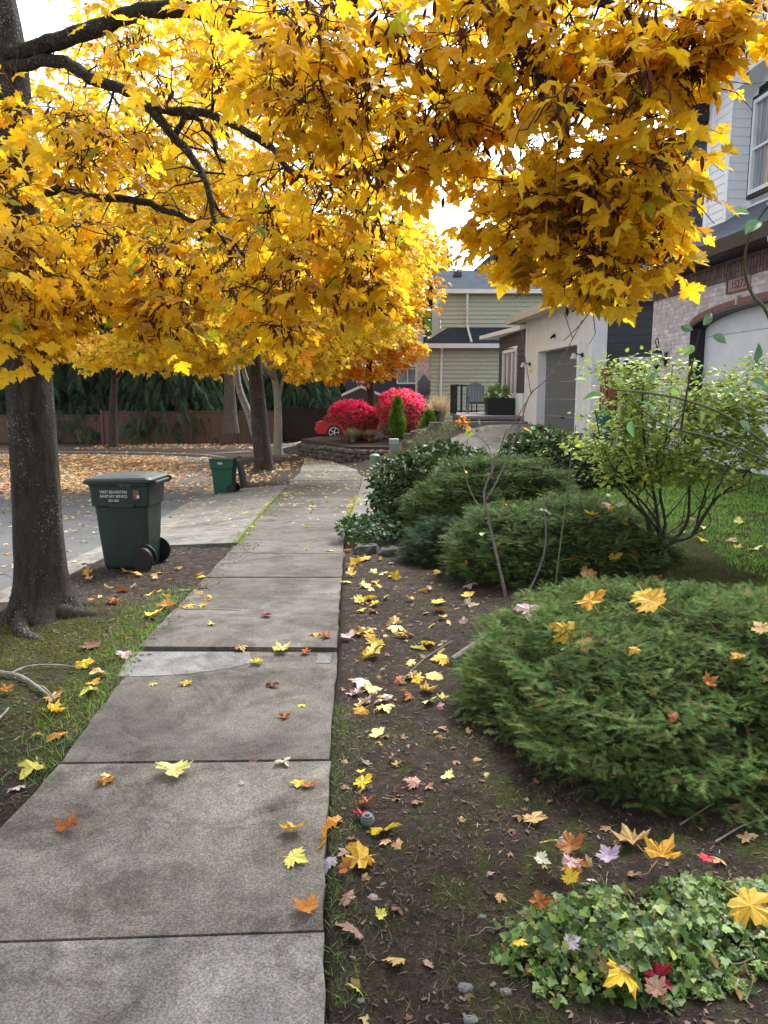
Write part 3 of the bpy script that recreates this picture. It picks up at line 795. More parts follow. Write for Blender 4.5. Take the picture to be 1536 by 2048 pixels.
pr.prism(q, (0, 0, .12)); pr.make('porch_roof', mt_white, gh)
window(G, -8.35, -6.6, 1.0, 2.95, -.02, gh, mt_white, mt_glass, .09, None, (-7.77, -7.18), .05)
window(SD, .3, .95, .9, 2.38, 0.0, gh, mt_white, mt_dglass, .07, None, (), .045)
mb = MB(); G.box(mb, -8.9, -5.6, .0, .05, .3, 1.62); mb.make('porch_wainscot', mt_white, gh)
def flood_lamp(fr, s, n, z, parent):
    mb = MB(); ax = (fr.e1, fr.e2, UP)
    mb.lathe([(.05, 0), (.05, .03), (.02, .04)], fr(s, n, z), 10, (fr.e1, UP, fr.e2)); mb.tube([fr(s, n + .03, z), fr(s, n + .14, z + .03), fr(s, n + .2, z)], .014, 6)
    l = mb.make('wall_lamp', mt_metal_black, parent)
    g = MB(); g.lathe([(.03, .09), (.05, .05), (.075, -.03), (.06, -.04)], fr(s, n + .2, z - .05), 12); g.make('lamp_shade', mt_lampglass, l)
flood_lamp(G, -5.0, .02, 2.42, gh); flood_lamp(G, -.62, .02, 2.45, gh)
mb = MB(); mb.lathe([(.02, 0), (.05, .02), (.05, .05), (.03, .06)], G(-2.75, .012, 3.02), 10, (E1, UP, E2)); mb.tube([G(-2.75, .06, 3.02), G(-2.75, .12, 2.96)], .03, 6); mb.make('security_camera', mt_metal_black, gh)
# porch deck, steps and railing of the same house
mb = MB()
mb.box((3.35, 24.3, .93), (1.1, 2.2, .05)); mb.box((3.35, 24.3, .5), (1.02, 2.1, .38))
mb.box((3.2, 21.95, .74), (.95, .16, .09)); mb.box((3.15, 21.62, .58), (.95, .18, .08))
mb.make('porch_deck', noisy('weathered_boards', (.13, .12, .115), (.24, .225, .21), 12, .9, .3, stretch=(.3, 6, 6)), gh, bevel=.01)
mb = MB()
for x in np.linspace(2.3, 3.15, 6): mb.box((x, 26.4, 1.42), (.018, .018, .46))
for x in (2.28, 2.62): mb.box((x, 26.35, 1.42), (.035, .035, .5))
mb.box((2.75, 26.4, 1.88), (.48, .03, .025)); mb.box((2.75, 26.4, 1.02), (.48, .02, .02)); 
for y in np.linspace(24.4, 26.3, 8): mb.box((2.26, y, 1.42), (.015, .015, .46))
mb.box((2.26, 25.3, 1.88), (.03, 1.05, .025))
mb.make('porch_railing', mt_metal_black, gh)

# ---- sage green house beyond
YG = 39.0
g = lambda x, y, Y=YG: at(x, y, Y)
gr = thing('green_house', 'two storey sage green house with grey roofs and white downspouts', 'house', tuple(at(930, 835, YG)))
def prect(mb, x0, x1, y0, y1, Y0, Y1): 
    a, b = at(x0, y0, Y0), at(x1, y1, Y0); mb.box(((a[0] + b[0]) / 2, (Y0 + Y1) / 2, (a[2] + b[2]) / 2), (abs(b[0] - a[0]) / 2, abs(Y1 - Y0) / 2, abs(a[2] - b[2]) / 2))
GF = Fr((at(862, 690, YG)[0], YG), (1, 0, 0), (0, -1, 0))
xU = at(882, 600, YG)[0] - GF.O[0]
zE, zL = at(900, 584, YG)[2], at(900, 692, YG)[2]
mb = MB(); siding(mb, GF, xU, 12, zL - .1, zE, 0, .2, proud=.05); siding(mb, GF, 0, 12, -1.0, zL, .0, .2, proud=.05)
LF = Fr((GF.O[0] + xU, YG), (0, 1, 0), (-1, 0, 0))
half = 3.6
zr = at(880, 541, YG + half)[2] - .25
siding(mb, LF, 0, 2 * half, zL - .1, zr, 0, .16, [rect_hole(.9, 2.4, zL + .55, zE - .35)], lambda z: (0, 2 * half) if z < zE else ((z - zE) / (zr - zE + .3) * half, 2 * half - (z - zE) / (zr - zE + .3) * half))
mb.make('wall', mt_green_sid, gr)
window(LF, .9, 2.4, zL + .55, zE - .35, .0, gr, mt_white, mt_glass, .1, None, (1.65,), .05)
mb = MB(); a = at(835, 700, YG); mb.box(((a[0] + GF.O[0]) / 2 - .0, YG + 1.3, (zL - 1) / 2), ((GF.O[0] - a[0]) / 2, 1.25, (zL + 1) / 2)); mb.make('brick_entry', mt_brick, gr)
# pointed doorway in the brick entry
mb = MB(); c = at(848, 770, YG); mb.prism([(c[0] - .3, YG + .045, c[2] - 1.2), (c[0] + .3, YG + .045, c[2] - 1.2), (c[0] + .3, YG + .045, c[2] + .15), (c[0], YG + .045, c[2] + .55), (c[0] - .3, YG + .045, c[2] + .15)], (0, -.03, 0)); mb.make('entry_opening', mt_dglass, gr)
mb = MB(); x0, x1 = GF.O[0] + xU, GF.O[0] + 12
dY = half
mb.add([(x0 - .3, YG - .45, zE - .02), (x1, YG - .45, zE - .02), (x1, YG + dY, zr + .25), (x0 - .3, YG + dY, zr + .25), (x0 - .3, YG + 2 * dY + .4, zE), (x1, YG + 2 * dY + .4, zE)], [(0, 1, 2, 3), (3, 2, 5, 4)])
xa, xb, z2 = at(960, 541, YG)[0], at(1010, 512, YG)[0], at(1000, 512, YG + half)[2]
mb.add([(xa, YG + dY - .1, zr + .18), (xb, YG + dY + .6, z2 + .3), (x1, YG + dY + .6, z2 + .3), (x1, YG + dY - .1, zr + .18)], [(0, 1, 2, 3)])
ur = mb.make('upper_roof', mt_shingle2, gr)
mb = MB(); mb.box(((x0 + x1) / 2 - .15, YG - .47, zE - .02), ((x1 - x0) / 2 + .17, .03, .10))
P4 = [(x0 - .32, YG - .47, zE + .08), (x0 - .32, YG + dY, zr + .33), (x0 - .32, YG + dY, zr + .13), (x0 - .32, YG - .47, zE - .12)]; mb.prism(P4, (-.03, 0, 0))
mb.make('gutter', mt_white, ur)
mb = MB()
for px, py in ((915, 549), (1078, 530)):
    q = at(px, py, YG + 2.5 if px < 1000 else YG + 3.2); mb.box(q, (.2, .2, .10)); mb.lathe([(.05, 0), (.05, .25)], q, 8)
    mb.make('roof_vent', mt_dark, ur); mb = MB()
mb = MB(); a, b, c_, d_ = at(832, 700, YG - .5), at(1010, 690, YG - .5), at(1010, 648, YG), at(916, 648, YG)
xl0 = at(838, 700, YG - .5)[0]
mb.add([(xl0, YG - .5, zL), (x1, YG - .5, zL), (x1, YG, zL + .95), (d_[0] - .4, YG, zL + .95), (xl0, YG + 3, zL)], [(0, 1, 2, 3), (0, 3, 4)])
lr = mb.make('lower_roof', mt_shingle2, gr)
mb = MB(); mb.box(((xl0 + x1) / 2, YG - .52, zL - .02), ((x1 - xl0) / 2 + .03, .03, .11)); mb.box((xl0 - .03, YG + 1.2, zL - .02), (.03, 1.7, .11)); mb.make('gutter', mt_white, lr)
mb = MB()
mb.tube([at(935, 588, YG - .45), at(934, 650, YG - .06), at(943, 684, YG - .45)], .06, 6); mb.make('downspout', mt_white, gr)
mb = MB(); mb.tube([at(884, 696, YG - .5), at(883, 706, YG - .08), at(880, 830, YG - .08)], .06, 6); mb.make('downspout', mt_white, gr)

# ---- slate blue house far behind
YB = 50.0
bl = thing('blue_house', 'slate blue house with white window frames partly hidden behind red bushes', 'house', tuple(at(780, 840, YB)))
mb = MB(); BF = Fr((at(690, 700, YB)[0], YB), (1, 0, 0), (0, -1, 0)); bw_ = at(850, 700, YB)[0] - BF.O[0]
bx = lambda px: at(px, 740, YB)[0] - BF.O[0]
bz = lambda py: at(760, py, YB)[2]
siding(mb, BF, 0, bw_, -1, bz(728), 0, .18, [rect_hole(bx(793), bx(838), bz(768), bz(736)), rect_hole(bx(712), bx(739), bz(766), bz(736))]); mb.make('wall', mt_navy, bl)
window(BF, bx(793), bx(838), bz(768), bz(736), 0, bl, mt_white, mt_glass, .1, None, (bx(815),), .05)
window(BF, bx(712), bx(739), bz(766), bz(736), 0, bl, mt_white, mt_glass, .1, None, (), .05)
mb = MB(); mb.add([(BF.O[0] - .3, YB - .5, bz(730)), (BF.O[0] + bw_, YB - .5, bz(730)), (BF.O[0] + bw_, YB + 4, bz(640)), (BF.O[0] + 1.5, YB + 4, bz(640))], [(0, 1, 2, 3)])
rf = mb.make('roof', mt_shingle, bl)
mb = MB(); mb.box((BF.O[0] + bw_ / 2, YB - .52, bz(731)), (bw_ / 2 + .3, .03, .1)); mb.make('gutter', mt_white, rf)
mb = MB(); pk, le, re = at(722, 770, YB - 3), at(683, 788, YB - 3), at(772, 792, YB - 3)
mb.prism([pk, le, le - np.array([0, 0, .15]), pk - np.array([0, 0, .17]), re - np.array([0, 0, .15]), re], (0, .06, 0)); pg = mb.make('porch_gable_trim', mt_white, bl)
mb = MB(); mb.prism([pk - np.array([0, -.02, .17]), le - np.array([0, -.02, .15]), le - np.array([0, -.02, 2.6]), re - np.array([0, -.02, 2.6]), re - np.array([0, -.02, .15])], (0, 2.9, 0)); mb.make('porch_gable_wall', mt_dark, bl)

# ================================================================== wheeled bins
def rrect(hx, hy, r, n=5):
    P = []
    for cx, cy, a0 in ((hx - r, hy - r, 0), (-hx + r, hy - r, 90), (-hx + r, -hy + r, 180), (hx - r, -hy + r, 270)):
        for k in range(n): a = R(a0 + 90 * k / (n - 1)); P.append((cx + r * math.cos(a), cy + r * math.sin(a)))
    return P
def loft(mb, rings, cap=True):
    n = len(rings[0]); V = [p for r_ in rings for p in r_]; m = len(rings)
    Fs = [(i * n + k, i * n + (k + 1) % n, (i + 1) * n + (k + 1) % n, (i + 1) * n + k) for i in range(m - 1) for k in range(n)]
    if cap: Fs += [tuple(range(n - 1, -1, -1)), tuple(range((m - 1) * n, m * n))]
    mb.add(V, Fs)
def m_plastic(name, c):
    m = M(name, c, .5, spec=.4); k = NB(m); v = k.pos((1, 1, .4), obj=True)
    k.col(k.ramp(k.noise(v, 6, 7, .7), [(.3, tuple(x * .75 for x in c)), (.62, c), (.8, tuple(x * 1.5 + .01 for x in c))]))
    rr = k.ramp(k.noise(k.pos(obj=True), 9, 5), [(.3, (.38,) * 3), (.7, (.62,) * 3)]); k.l(rr, k.b.inputs['Roughness'])
    k.bump(k.noise(k.pos(obj=True), 180, 2), .08, .002)
    return m
mt_bin = m_plastic('dark_green_plastic', (.014, .032, .024)); mt_bin2 = m_plastic('green_plastic', (.012, .085, .045))
mt_lid = m_plastic('weathered_lid', (.02, .035, .028)); mt_blackp = m_plastic('black_plastic', (.012, .012, .013))
mt_hub = m_plastic('wheel_hub', (.022, .022, .03)); mt_txt = M('white_print', (.62, .64, .64), .6)
def make_bin(name, label, loc, rot, mat, lidmat, open_lid=False, text=True):
    """local frame: x towards the back (handle, wheels), y across, z up"""
    t = thing(name, label, 'wheeled bin', loc, 'wheeled bins by the kerb'); t['local_built'] = 1; t.rotation_euler.z = rot; t.scale = (.84, .84, .97)
    mb = MB(); rings = []
    for z, hx, hy, cx in ((.02, .255, .215, 0), (.05, .265, .225, 0), (.40, .295, .25, -.005), (.655, .312, .268, -.01), (.665, .335, .288, -.012), (.69, .34, .292, -.012), (.86, .352, .30, -.014), (.885, .37, .312, -.012), (.90, .37, .312, -.012)):
        rings.append([(cx + x, y, z) for x, y in rrect(hx, hy, .05)])
    loft(mb, rings)
    for sy in (-1, 1): mb.box((.02, sy * .30, .675), (.15, .012, .018))
    body = mb.make('body', mat, t, smooth=False, bevel=.008)
    mb = MB()
    if not open_lid:
        rr_ = []
        for z, hx, hy, cx in ((.893, .405, .335, -.02), (.925, .405, .335, -.02), (.945, .375, .31, -.02), (.968, .26, .22, -.02), (.978, .10, .10, -.02)):
            rr_.append([(cx + x, y, z + (.012 if x > 0 else 0)) for x, y in rrect(hx, hy, .06)])
        loft(mb, rr_); mb.box((-.40, 0, .90), (.035, .18, .022))
    else:
        ax = nrm(np.array([[.16, 0, -1.0], [0, 1, 0], [1, 0, .16]]))
        rr_ = []
        for zz, hx, hy in ((0, .36, .31), (.03, .36, .31), (.055, .33, .28), (.075, .2, .18)):
            rr_.append([tuple(np.array([.47, 0, .52]) + ax[0] * x + ax[1] * y + ax[2] * zz) for x, y in rrect(hx, hy, .06)])
        loft(mb, rr_)
    lid = mb.make('lid', lidmat, t, bevel=.006)
    mb = MB(); mb.tube([(.40, -.26, .90), (.40, .26, .90)], .018, 10)
    for sy in (-1, 1): mb.prism([(.33, sy * .25, .86), (.33, sy * .25, .93), (.42, sy * .25, .935), (.435, sy * .25, .90), (.40, sy * .25, .87)], (0, sy * .03, 0))
    mb.make('handle', mt_blackp, t, bevel=.004)
    mb = MB(); mb.tube([(.235, -.31, .125), (.235, .31, .125)], .012, 8); mb.make('axle', mt_metal_black, t)
    for sy in (-1, 1):
        mb = MB(); mb.lathe([(.085, -.035), (.118, -.035), (.125, -.026), (.125, .026), (.118, .035), (.085, .035)], (.235, sy * .305, .125), 32, ([1, 0, 0], [0, 0, 1], [0, -1, 0]))
        wh = mb.make('wheel', mt_blackp, t)
        mb = MB(); mb.lathe([(.085, -.02), (.085, .028), (.075, .03), (.06, .022), (.025, .022), (.022, .036)] if sy < 0 else [(.085, -.03), (.085, .02), (.02, .03)], (.235, sy * .305, .125), 28, ([1, 0, 0], [0, 0, 1], [0, -1, 0])); mb.make('hub', mt_hub, wh)
    for sy in (-1, 1):
        mb = MB()
        P = [(.235 + .155 * math.cos(a), sy * .232, .125 + .155 * math.sin(a)) for a in np.linspace(0, math.pi, 12)] + [(.08, sy * .232, .06), (.3, sy * .232, .06)]
        mb.prism(P, (0, sy * .018, 0)); mb.make('wheel_arch', mt_blackp, t)
    if text:
        n_ = -.306
        for s_, z, txt in ((.066, .80, 'WEST BEAVERTON'), (.066, .757, 'SANITARY SERVICE'), (.060, .715, '503-1801')):
            lettering(txt, s_ * .62, mt_txt, body, (-.065, n_ - .0045 + (.83 - z) * .04, z), (1, 0, 0), (0, .03, 1), sx=.92)
        lettering('1 007351', .045, mt_hub if False else M('faded_print', (.11, .14, .13), .6), body, (.06, n_ - .006, .865), (1, 0, 0), (0, .03, 1), 'bin_number')
        mb = MB(); mb.box((.20, n_ - .001, .785), (.035, .0035, .045)); st = mb.make('sticker', noisy('worn_sticker', (.30, .12, .05), (.03, .04, .035), 25, .6, obj=True), body)
        mb = MB(); mb.box((.222, n_ - .005, .768), (.014, .001, .014)); mb.make('sticker_mark', mt_txt, st)
    else:
        mb = MB(); mb.box((-.05, -.300, .79), (.06, .006, .022)); mb.make('sticker', mt_txt, body)
        lettering('MILL', .04, mt_hub, body, (-.05, -.3075, .775), (1, 0, 0), (0, 0, 1), 'sticker_print')
    return t
p = drop(*at(266, 1135, 7.62)[:2])[0]
make_bin('wheeled_bin', 'dark green wheeled bin with closed lid and white lettering beside the near maple trunk', (p[0], p[1], p[2] - .005), R(-3), mt_bin, mt_lid)
b2 = make_bin('wheeled_bin', 'bright green wheeled bin with its lid hanging open behind it, further down the kerb', tuple(at(450, 978, 18.4)), R(-2), mt_bin2, mt_blackp, True, False)
b2.location.z = float(zs(18.4)) - .17

# ================================================================== trees
def trunk_mesh(mb, P, r, n=28, flare=.5, fh=.22, seed=1, lobes=5):
    P = smooth_path(P, 46); r = np.interp(np.linspace(0, 1, 46), np.linspace(0, 1, len(r)), r); rs = random.Random(seed)
    ph = rs.random() * 6; V = []
    for i, p in enumerate(P):
        hgt = p[2] - P[0][2]
        for k_ in range(n):
            a = 2 * math.pi * k_ / n
            f = 1 + math.exp(-hgt / fh) * flare * (1 + .6 * math.sin(lobes * a + ph) + .3 * math.sin(2 * a + 1.3 + ph)) + .035 * math.sin(4 * a + hgt * 2.1 + ph) + .03 * math.sin(7 * a - hgt * 3.3) + .02 * (rs.random() - .5)
            V.append((p[0] + r[i] * f * math.cos(a), p[1] + r[i] * f * math.sin(a), p[2]))
    m = len(P); Fs = [(i * n + k_, i * n + (k_ + 1) % n, (i + 1) * n + (k_ + 1) % n, (i + 1) * n + k_) for i in range(m - 1) for k_ in range(n)]
    mb.add(V, Fs)
    return P
def grow(limbs, centres, leaf_n, leaf_size, temps, cols, wts, stem_r=.006, sag=.15, droop=(.35, .5), spread=.20, seeds=0, twig_tubes=True, nside=4, jit=.12, extra_twigs=0):
    """limbs: list of point arrays. Each spray centre is reached by a stem from the nearest wood; leaves sit in pairs near its end"""
    pool = np.vstack(limbs); tw = MB(); L, D, N, Sc = [], [], [], []
    sl, sd = [], []
    centres = np.asarray(centres)
    d0 = np.array([np.min(np.linalg.norm(pool - c, axis=1)) for c in centres])
    for c in centres[np.argsort(d0)]:
        dd = np.linalg.norm(pool - c, axis=1) + .5 * np.maximum(0, c[2] - pool[:, 2]) * 0
        q = pool[np.argmin(dd)]; ln = np.linalg.norm(c - q)
        mid = (q + c) / 2 + np.array([0, 0, sag * ln]) + .1 * ln * rng.normal(size=3)
        t = np.linspace(0, 1, 7)[:, None]
        P = (1 - t) ** 2 * q + 2 * t * (1 - t) * mid + t * t * c
        P[1:-1] += .025 * ln * rng.normal(size=(5, 3))
        r0 = stem_r * (.8 + min(2.2, ln * 1.2))
        if twig_tubes: tw.tube(P, (r0, stem_r * .5), nside, False)
        pool = np.vstack([pool, P[3:]])
        dirn = nrm(P[-1] - P[-3])
        for _ in range(extra_twigs):
            b0 = P[int(rng.integers(2, 6))]; e_ = nrm(rng.normal(size=3) * [1, 1, .5] + dirn * .5) * (.12 + .22 * rng.random())
            tw.tube([b0, b0 + e_ * .4 + .02 * rng.normal(size=3), b0 + e_ * .75 + .025 * rng.normal(size=3), b0 + e_ + [0, 0, -.03]], (stem_r * .75, stem_r * .3), 4, False)
        for _ in range(leaf_n):
            f = rng.random() ** .7
            base = P[3] * (1 - f) + P[-1] * f + dirn * .0
            out_ = rng.normal(size=3) * [1, 1, .45]; out_ = nrm(out_ + dirn * .6)
            p = base + out_ * spread * (.35 + .65 * rng.random())
            if twig_tubes and rng.random() < .35: tw.tube([base, (base + p) / 2 + [0, 0, .02], p], (stem_r * .5, stem_r * .22), 3, False)
            dr = nrm(out_ * [1, 1, .3] + [0, 0, -(droop[0] + droop[1] * rng.random())])
            L.append(p); D.append(dr); nn = np.array([0, 0, 1.0]) + .45 * rng.normal(size=3); N.append(nn)
            Sc.append(leaf_size * (.65 + .6 * rng.random()))
        if seeds and rng.random() < seeds:
            for _ in range(15): sl.append(c + rng.normal(size=3) * [.05, .05, .05]); sd.append(nrm(rng.normal(size=3) * [.5, .5, .3] + [0, 0, -1]))
    col = pal(len(L), cols, wts, jit)
    return tw, np.array(L), np.array(D), np.array(N), np.array(Sc), col, np.array(sl), np.array(sd)
def ellip(n, c, r, shell=0.0, flat=None):
    u = unit(n); rad = (shell + (1 - shell) * rng.random(n)) ** (1 / 2.4)
    return np.array(c) + u * rad[:, None] * np.array(r)

# ---- near maple: trunk at the left, two big limbs arching over the walk
TX, TY = -2.42, 5.30
T0 = np.array([TX, TY, float(Hs(TX, TY)) - .06])
nm = thing('maple_tree', 'big yellow maple with lichen spotted trunk and limbs arching over the walk', 'tree', (TX, TY, float(T0[2])), 'yellow street maples')
tr = MB()
tp = trunk_mesh(tr, [T0, (TX + .0, TY, .6), (TX + .015, TY, 1.5), at(30, 330, 5.4), at(8, 60, 5.5), (-2.78, 5.6, 5.4), (-2.85, 5.7, 7.4)], [.185, .168, .150, .128, .115, .10, .05], 32, .62, .13, 3)
# surface roots
for a0, ln, r0 in ((-.45, .55, .075), (-1.35, .55, .07), (.35, .5, .07), (3.4, .4, .06), (-2.3, .5, .07)):
    P = []
    for t in np.linspace(0, 1, 9):
        a = a0 + .5 * math.sin(t * 2.2 + a0); x, y = TX + (.12 + ln * t) * math.cos(a), TY + (.12 + ln * t) * math.sin(a)
        P.append((x, y, float(Hs(min(x, float(xl(y)) - .02), y)) + .03 - .05 * t ** 2 + .05 * (1 - t) ** 3))
    tr.tube(smooth_path(P, 18) - np.array([0, 0, r0 * .55]), (r0, .02), 9, True, .12)
trunk = tr.make('trunk', mt_bark, nm, smooth=True)
lm = MB()
LA = smooth_path([at(8, 110, 5.42), at(70, 95, 5.3), at(150, 62, 5.1), at(250, 22, 4.9), at(340, 4, 4.75), at(460, 8, 4.6), at(560, 12, 4.45), at(640, 14, 4.35), at(700, 26, 4.25), at(768, 70, 4.15), at(868, 150, 4.0), at(968, 232, 3.9), at(990, 262, 3.85)], 60)
LB = smooth_path([at(8, 140, 5.40), at(70, 122, 5.3), at(130, 124, 5.15), at(185, 150, 5.0), at(240, 172, 4.9), at(290, 205, 4.8), at(345, 262, 4.7), at(385, 315, 4.6), at(410, 350, 4.55), at(428, 400, 4.5), at(437, 455, 4.45), at(465, 515, 4.4)], 50)
LB2 = smooth_path([LB[23], at(330, 210, 4.75), at(390, 212, 4.65), at(470, 240, 4.5), at(530, 278, 4.4), at(575, 320, 4.3), at(612, 352, 4.2), at(690, 356, 4.1)], 30)
LB3 = smooth_path([LB[27], at(365, 250, 4.75), at(410, 278, 4.75), at(450, 325, 4.7)], 14)
LC = smooth_path([at(170, 392, 5.2), at(255, 404, 5.0), at(310, 420, 4.9), at(365, 440, 4.8), at(430, 456, 4.7), at(500, 520, 4.6)], 24)
LC2 = smooth_path([at(45, 380, 5.4), at(100, 378, 5.3), at(170, 392, 5.2)], 8)
LD = smooth_path([LA[38], at(760, -60, 4.0), at(880, -60, 3.7), at(983, -5, 3.55), at(1035, 92, 3.5), at(1085, 150, 3.45), at(1140, 198, 3.4), at(1230, 260, 3.35)], 34)
LE = smooth_path([LD[16], at(1120, -40, 3.3), at(1260, 10, 3.3), at(1350, 80, 3.35), at(1400, 150, 3.45)], 22)
LG = smooth_path([at(1085, 150, 3.45), at(1120, 280, 3.4), at(1150, 400, 3.4), at(1190, 500, 3.45)], 18)
LH = smooth_path([LA[22], at(520, 60, 4.6), at(580, 100, 4.7), at(640, 190, 4.6), at(720, 260, 4.4)], 18)
LL = smooth_path([at(30, 480, 5.35), at(-40, 500, 5.0), at(-120, 540, 4.5)], 12)
for P, r0, r1, wb in ((LA, .056, .018, .12), (LB, .042, .010, .15), (LB2, .028, .010, .2), (LB3, .02, .008, .2), (LC2, .03, .026, .1), (LC, .026, .008, .2), (LD, .05, .012, .12), (LE, .024, .007, .15), (LG, .014, .006, .15), (LH, .03, .008, .15), (LL, .03, .01, .1)):
    b = MB(); m_ = len(P); kink = np.cumsum(rng.normal(size=(m_, 3)), 0); kink -= np.linspace(0, 1, m_)[:, None] * kink[-1]; P = P + kink * .010 * (24 / m_) ** .5
    b.tube(P, (r0, r0 * .55 + r1 * .45, r1), 9, True, wb * 1.6)
    for _ in range(int(m_ * .55)):
        i_ = int(rng.integers(int(m_ * .12), m_)); d_ = nrm(rng.normal(size=3) * [1, 1, .8]); l_ = .08 + .30 * rng.random() ** 2
        b.tube([P[i_], P[i_] + d_ * l_ * .5 + .03 * rng.normal(size=3), P[i_] + d_ * l_ + [0, 0, -.04]], (min(.008, r0 * .25), .002), 4, False)
    b.make('limb', mt_limb, nm, smooth=True)
up = []
for a0, z0, ln in ((1.2, 4.6, 2.6), (2.4, 5.0, 2.6), (3.6, 5.2, 2.8), (-.6, 5.3, 2.8), (.4, 5.9, 2.3), (4.9, 5.6, 2.6), (2.0, 6.3, 2.2), (-1.4, 4.9, 3.0)):
    P = [(-2.78 + ln * t * math.cos(a0), 5.6 + ln * t * math.sin(a0), z0 + ln * .55 * t) for t in np.linspace(0, 1, 8)]
    P = np.array(P) + .05 * rng.normal(size=(8, 3)); up.append(P)
    b = MB(); b.tube(P, (.06, .012), 7, True, .1); b.make('limb', mt_limb, nm, smooth=True)
def cl_px(n, px, py, Y, rx, ry, rd):
    n = max(4, int(n * .60))
    c = at(px, py, Y); s_ = Y / F_PX
    return ellip(n, c, (rx * s_, rd, ry * s_))
cen = np.vstack([
    cl_px(60, 30, 560, 4.3, 130, 110, .7), cl_px(46, 120, 560, 4.9, 150, 110, .6), cl_px(30, 20, 330, 4.8, 90, 150, .5),
    cl_px(34, 200, 330, 4.8, 150, 120, .6), cl_px(34, 260, 570, 4.7, 130, 90, .6), cl_px(26, 390, 560, 4.5, 130, 90, .7), cl_px(26, 520, 560, 4.4, 130, 85, .7),
    cl_px(22, 430, 140, 4.8, 190, 110, .6), cl_px(26, 600, 440, 4.3, 140, 130, .7), cl_px(44, 650, 150, 3.6, 130, 120, .5), cl_px(30, 560, 60, 4.2, 190, 80, .6),
    cl_px(20, 740, 300, 4.0, 120, 120, .6), cl_px(26, 690, 540, 4.3, 110, 80, .6), cl_px(4, 740, 450, 4.2, 50, 50, .5), cl_px(32, 860, 60, 3.8, 170, 90, .6), cl_px(28, 880, 230, 3.8, 130, 90, .5), cl_px(14, 880, 300, 3.8, 110, 50, .4),
    cl_px(38, 1080, 80, 3.5, 170, 120, .5), cl_px(28, 1100, 290, 3.5, 170, 130, .5), cl_px(30, 1260, 230, 3.45, 140, 170, .45), cl_px(29, 1220, 420, 3.5, 160, 110, .45), cl_px(34, 1110, 430, 3.6, 110, 70, .45), cl_px(14, 1000, 470, 3.8, 55, 45, .3),
    cl_px(30, 1190, 540, 3.6, 110, 45, .35), cl_px(22, 1310, 400, 3.5, 90, 110, .35), cl_px(18, 1350, 200, 3.4, 60, 130, .3), cl_px(16, 1400, 90, 3.3, 80, 45, .25), cl_px(24, 1230, 30, 3.3, 150, 60, .4), cl_px(10, 1340, 470, 3.5, 60, 25, .25), cl_px(12, 1440, 55, 3.3, 60, 14, .2), cl_px(6, 1395, 130, 3.35, 25, 40, .2), cl_px(12, 40, 655, 4.2, 60, 30, .3), cl_px(8, 330, 650, 4.6, 60, 25, .3), cl_px(8, 560, 640, 4.4, 70, 30, .3), cl_px(7, 740, 600, 4.2, 40, 50, .3),
    ellip(110, (-2.9, 5.8, 6.6), (3.1, 3.0, 2.3), .3), ellip(20, (-4.6, 4.6, 4.4), (1.8, 1.6, .9)), ellip(14, (-.4, 3.2, 4.6), (2.2, 1.8, .6))])
def project(P):
    d = P - CAMP; c_, s_ = math.cos(PITCH), math.sin(PITCH)
    f_ = d[:, 1] * c_ - d[:, 2] * s_; u_ = d[:, 1] * s_ + d[:, 2] * c_
    return 768 + F_PX * d[:, 0] / f_, 1024 - F_PX * u_ / f_, f_
_px, _py, _f = project(cen)     # crown sculpted: open sky between the two lobes, thin right fringe, short lower fringe
cen = cen[~(((_f > .5) & (_f < 5)) & (((_px > 1365) & (_py > 80) & ~((_px < 1425) & (_py < 180))) | ((_px > 800) & (_px < 965) & (_py > 375)) | ((_px > 945) & (_px < 1080) & (_py > 500)) | ((_px > 1330) & (_py > 440))))]
gw = grow([LA[8:], LB[8:], LB2, LB3, LC, LD[6:], LE, LG, LH, LL] + up, cen, 10, .090, MAPLES, YEL, YW, .0052, .12, (.15, .75), .24, .8, extra_twigs=2)
def mkcrown(tree, gw, temps, mat=mt_leaf, twig=mt_twig):
    tw, L, D, N, Sc, col, sl, sd = gw
    if len(tw.V): tw.make('branches', twig, tree)
    V, F_, Cc = scatter(temps, L, D, N, Sc, col)
    mk('crown', V, F_, mat, tree, Cc)
    if len(sl):
        V, F_, Cc = scatter(SLIM, sl, sd, unit(len(sl)), np.full(len(sl), .055) * (.7 + .6 * rng.random(len(sl))), pal(len(sl), [(.10, .03, .015)], [1]))
        mk('seed_clusters', V, F_, mt_seed, tree, Cc)
mkcrown(nm, gw, MAPLES)

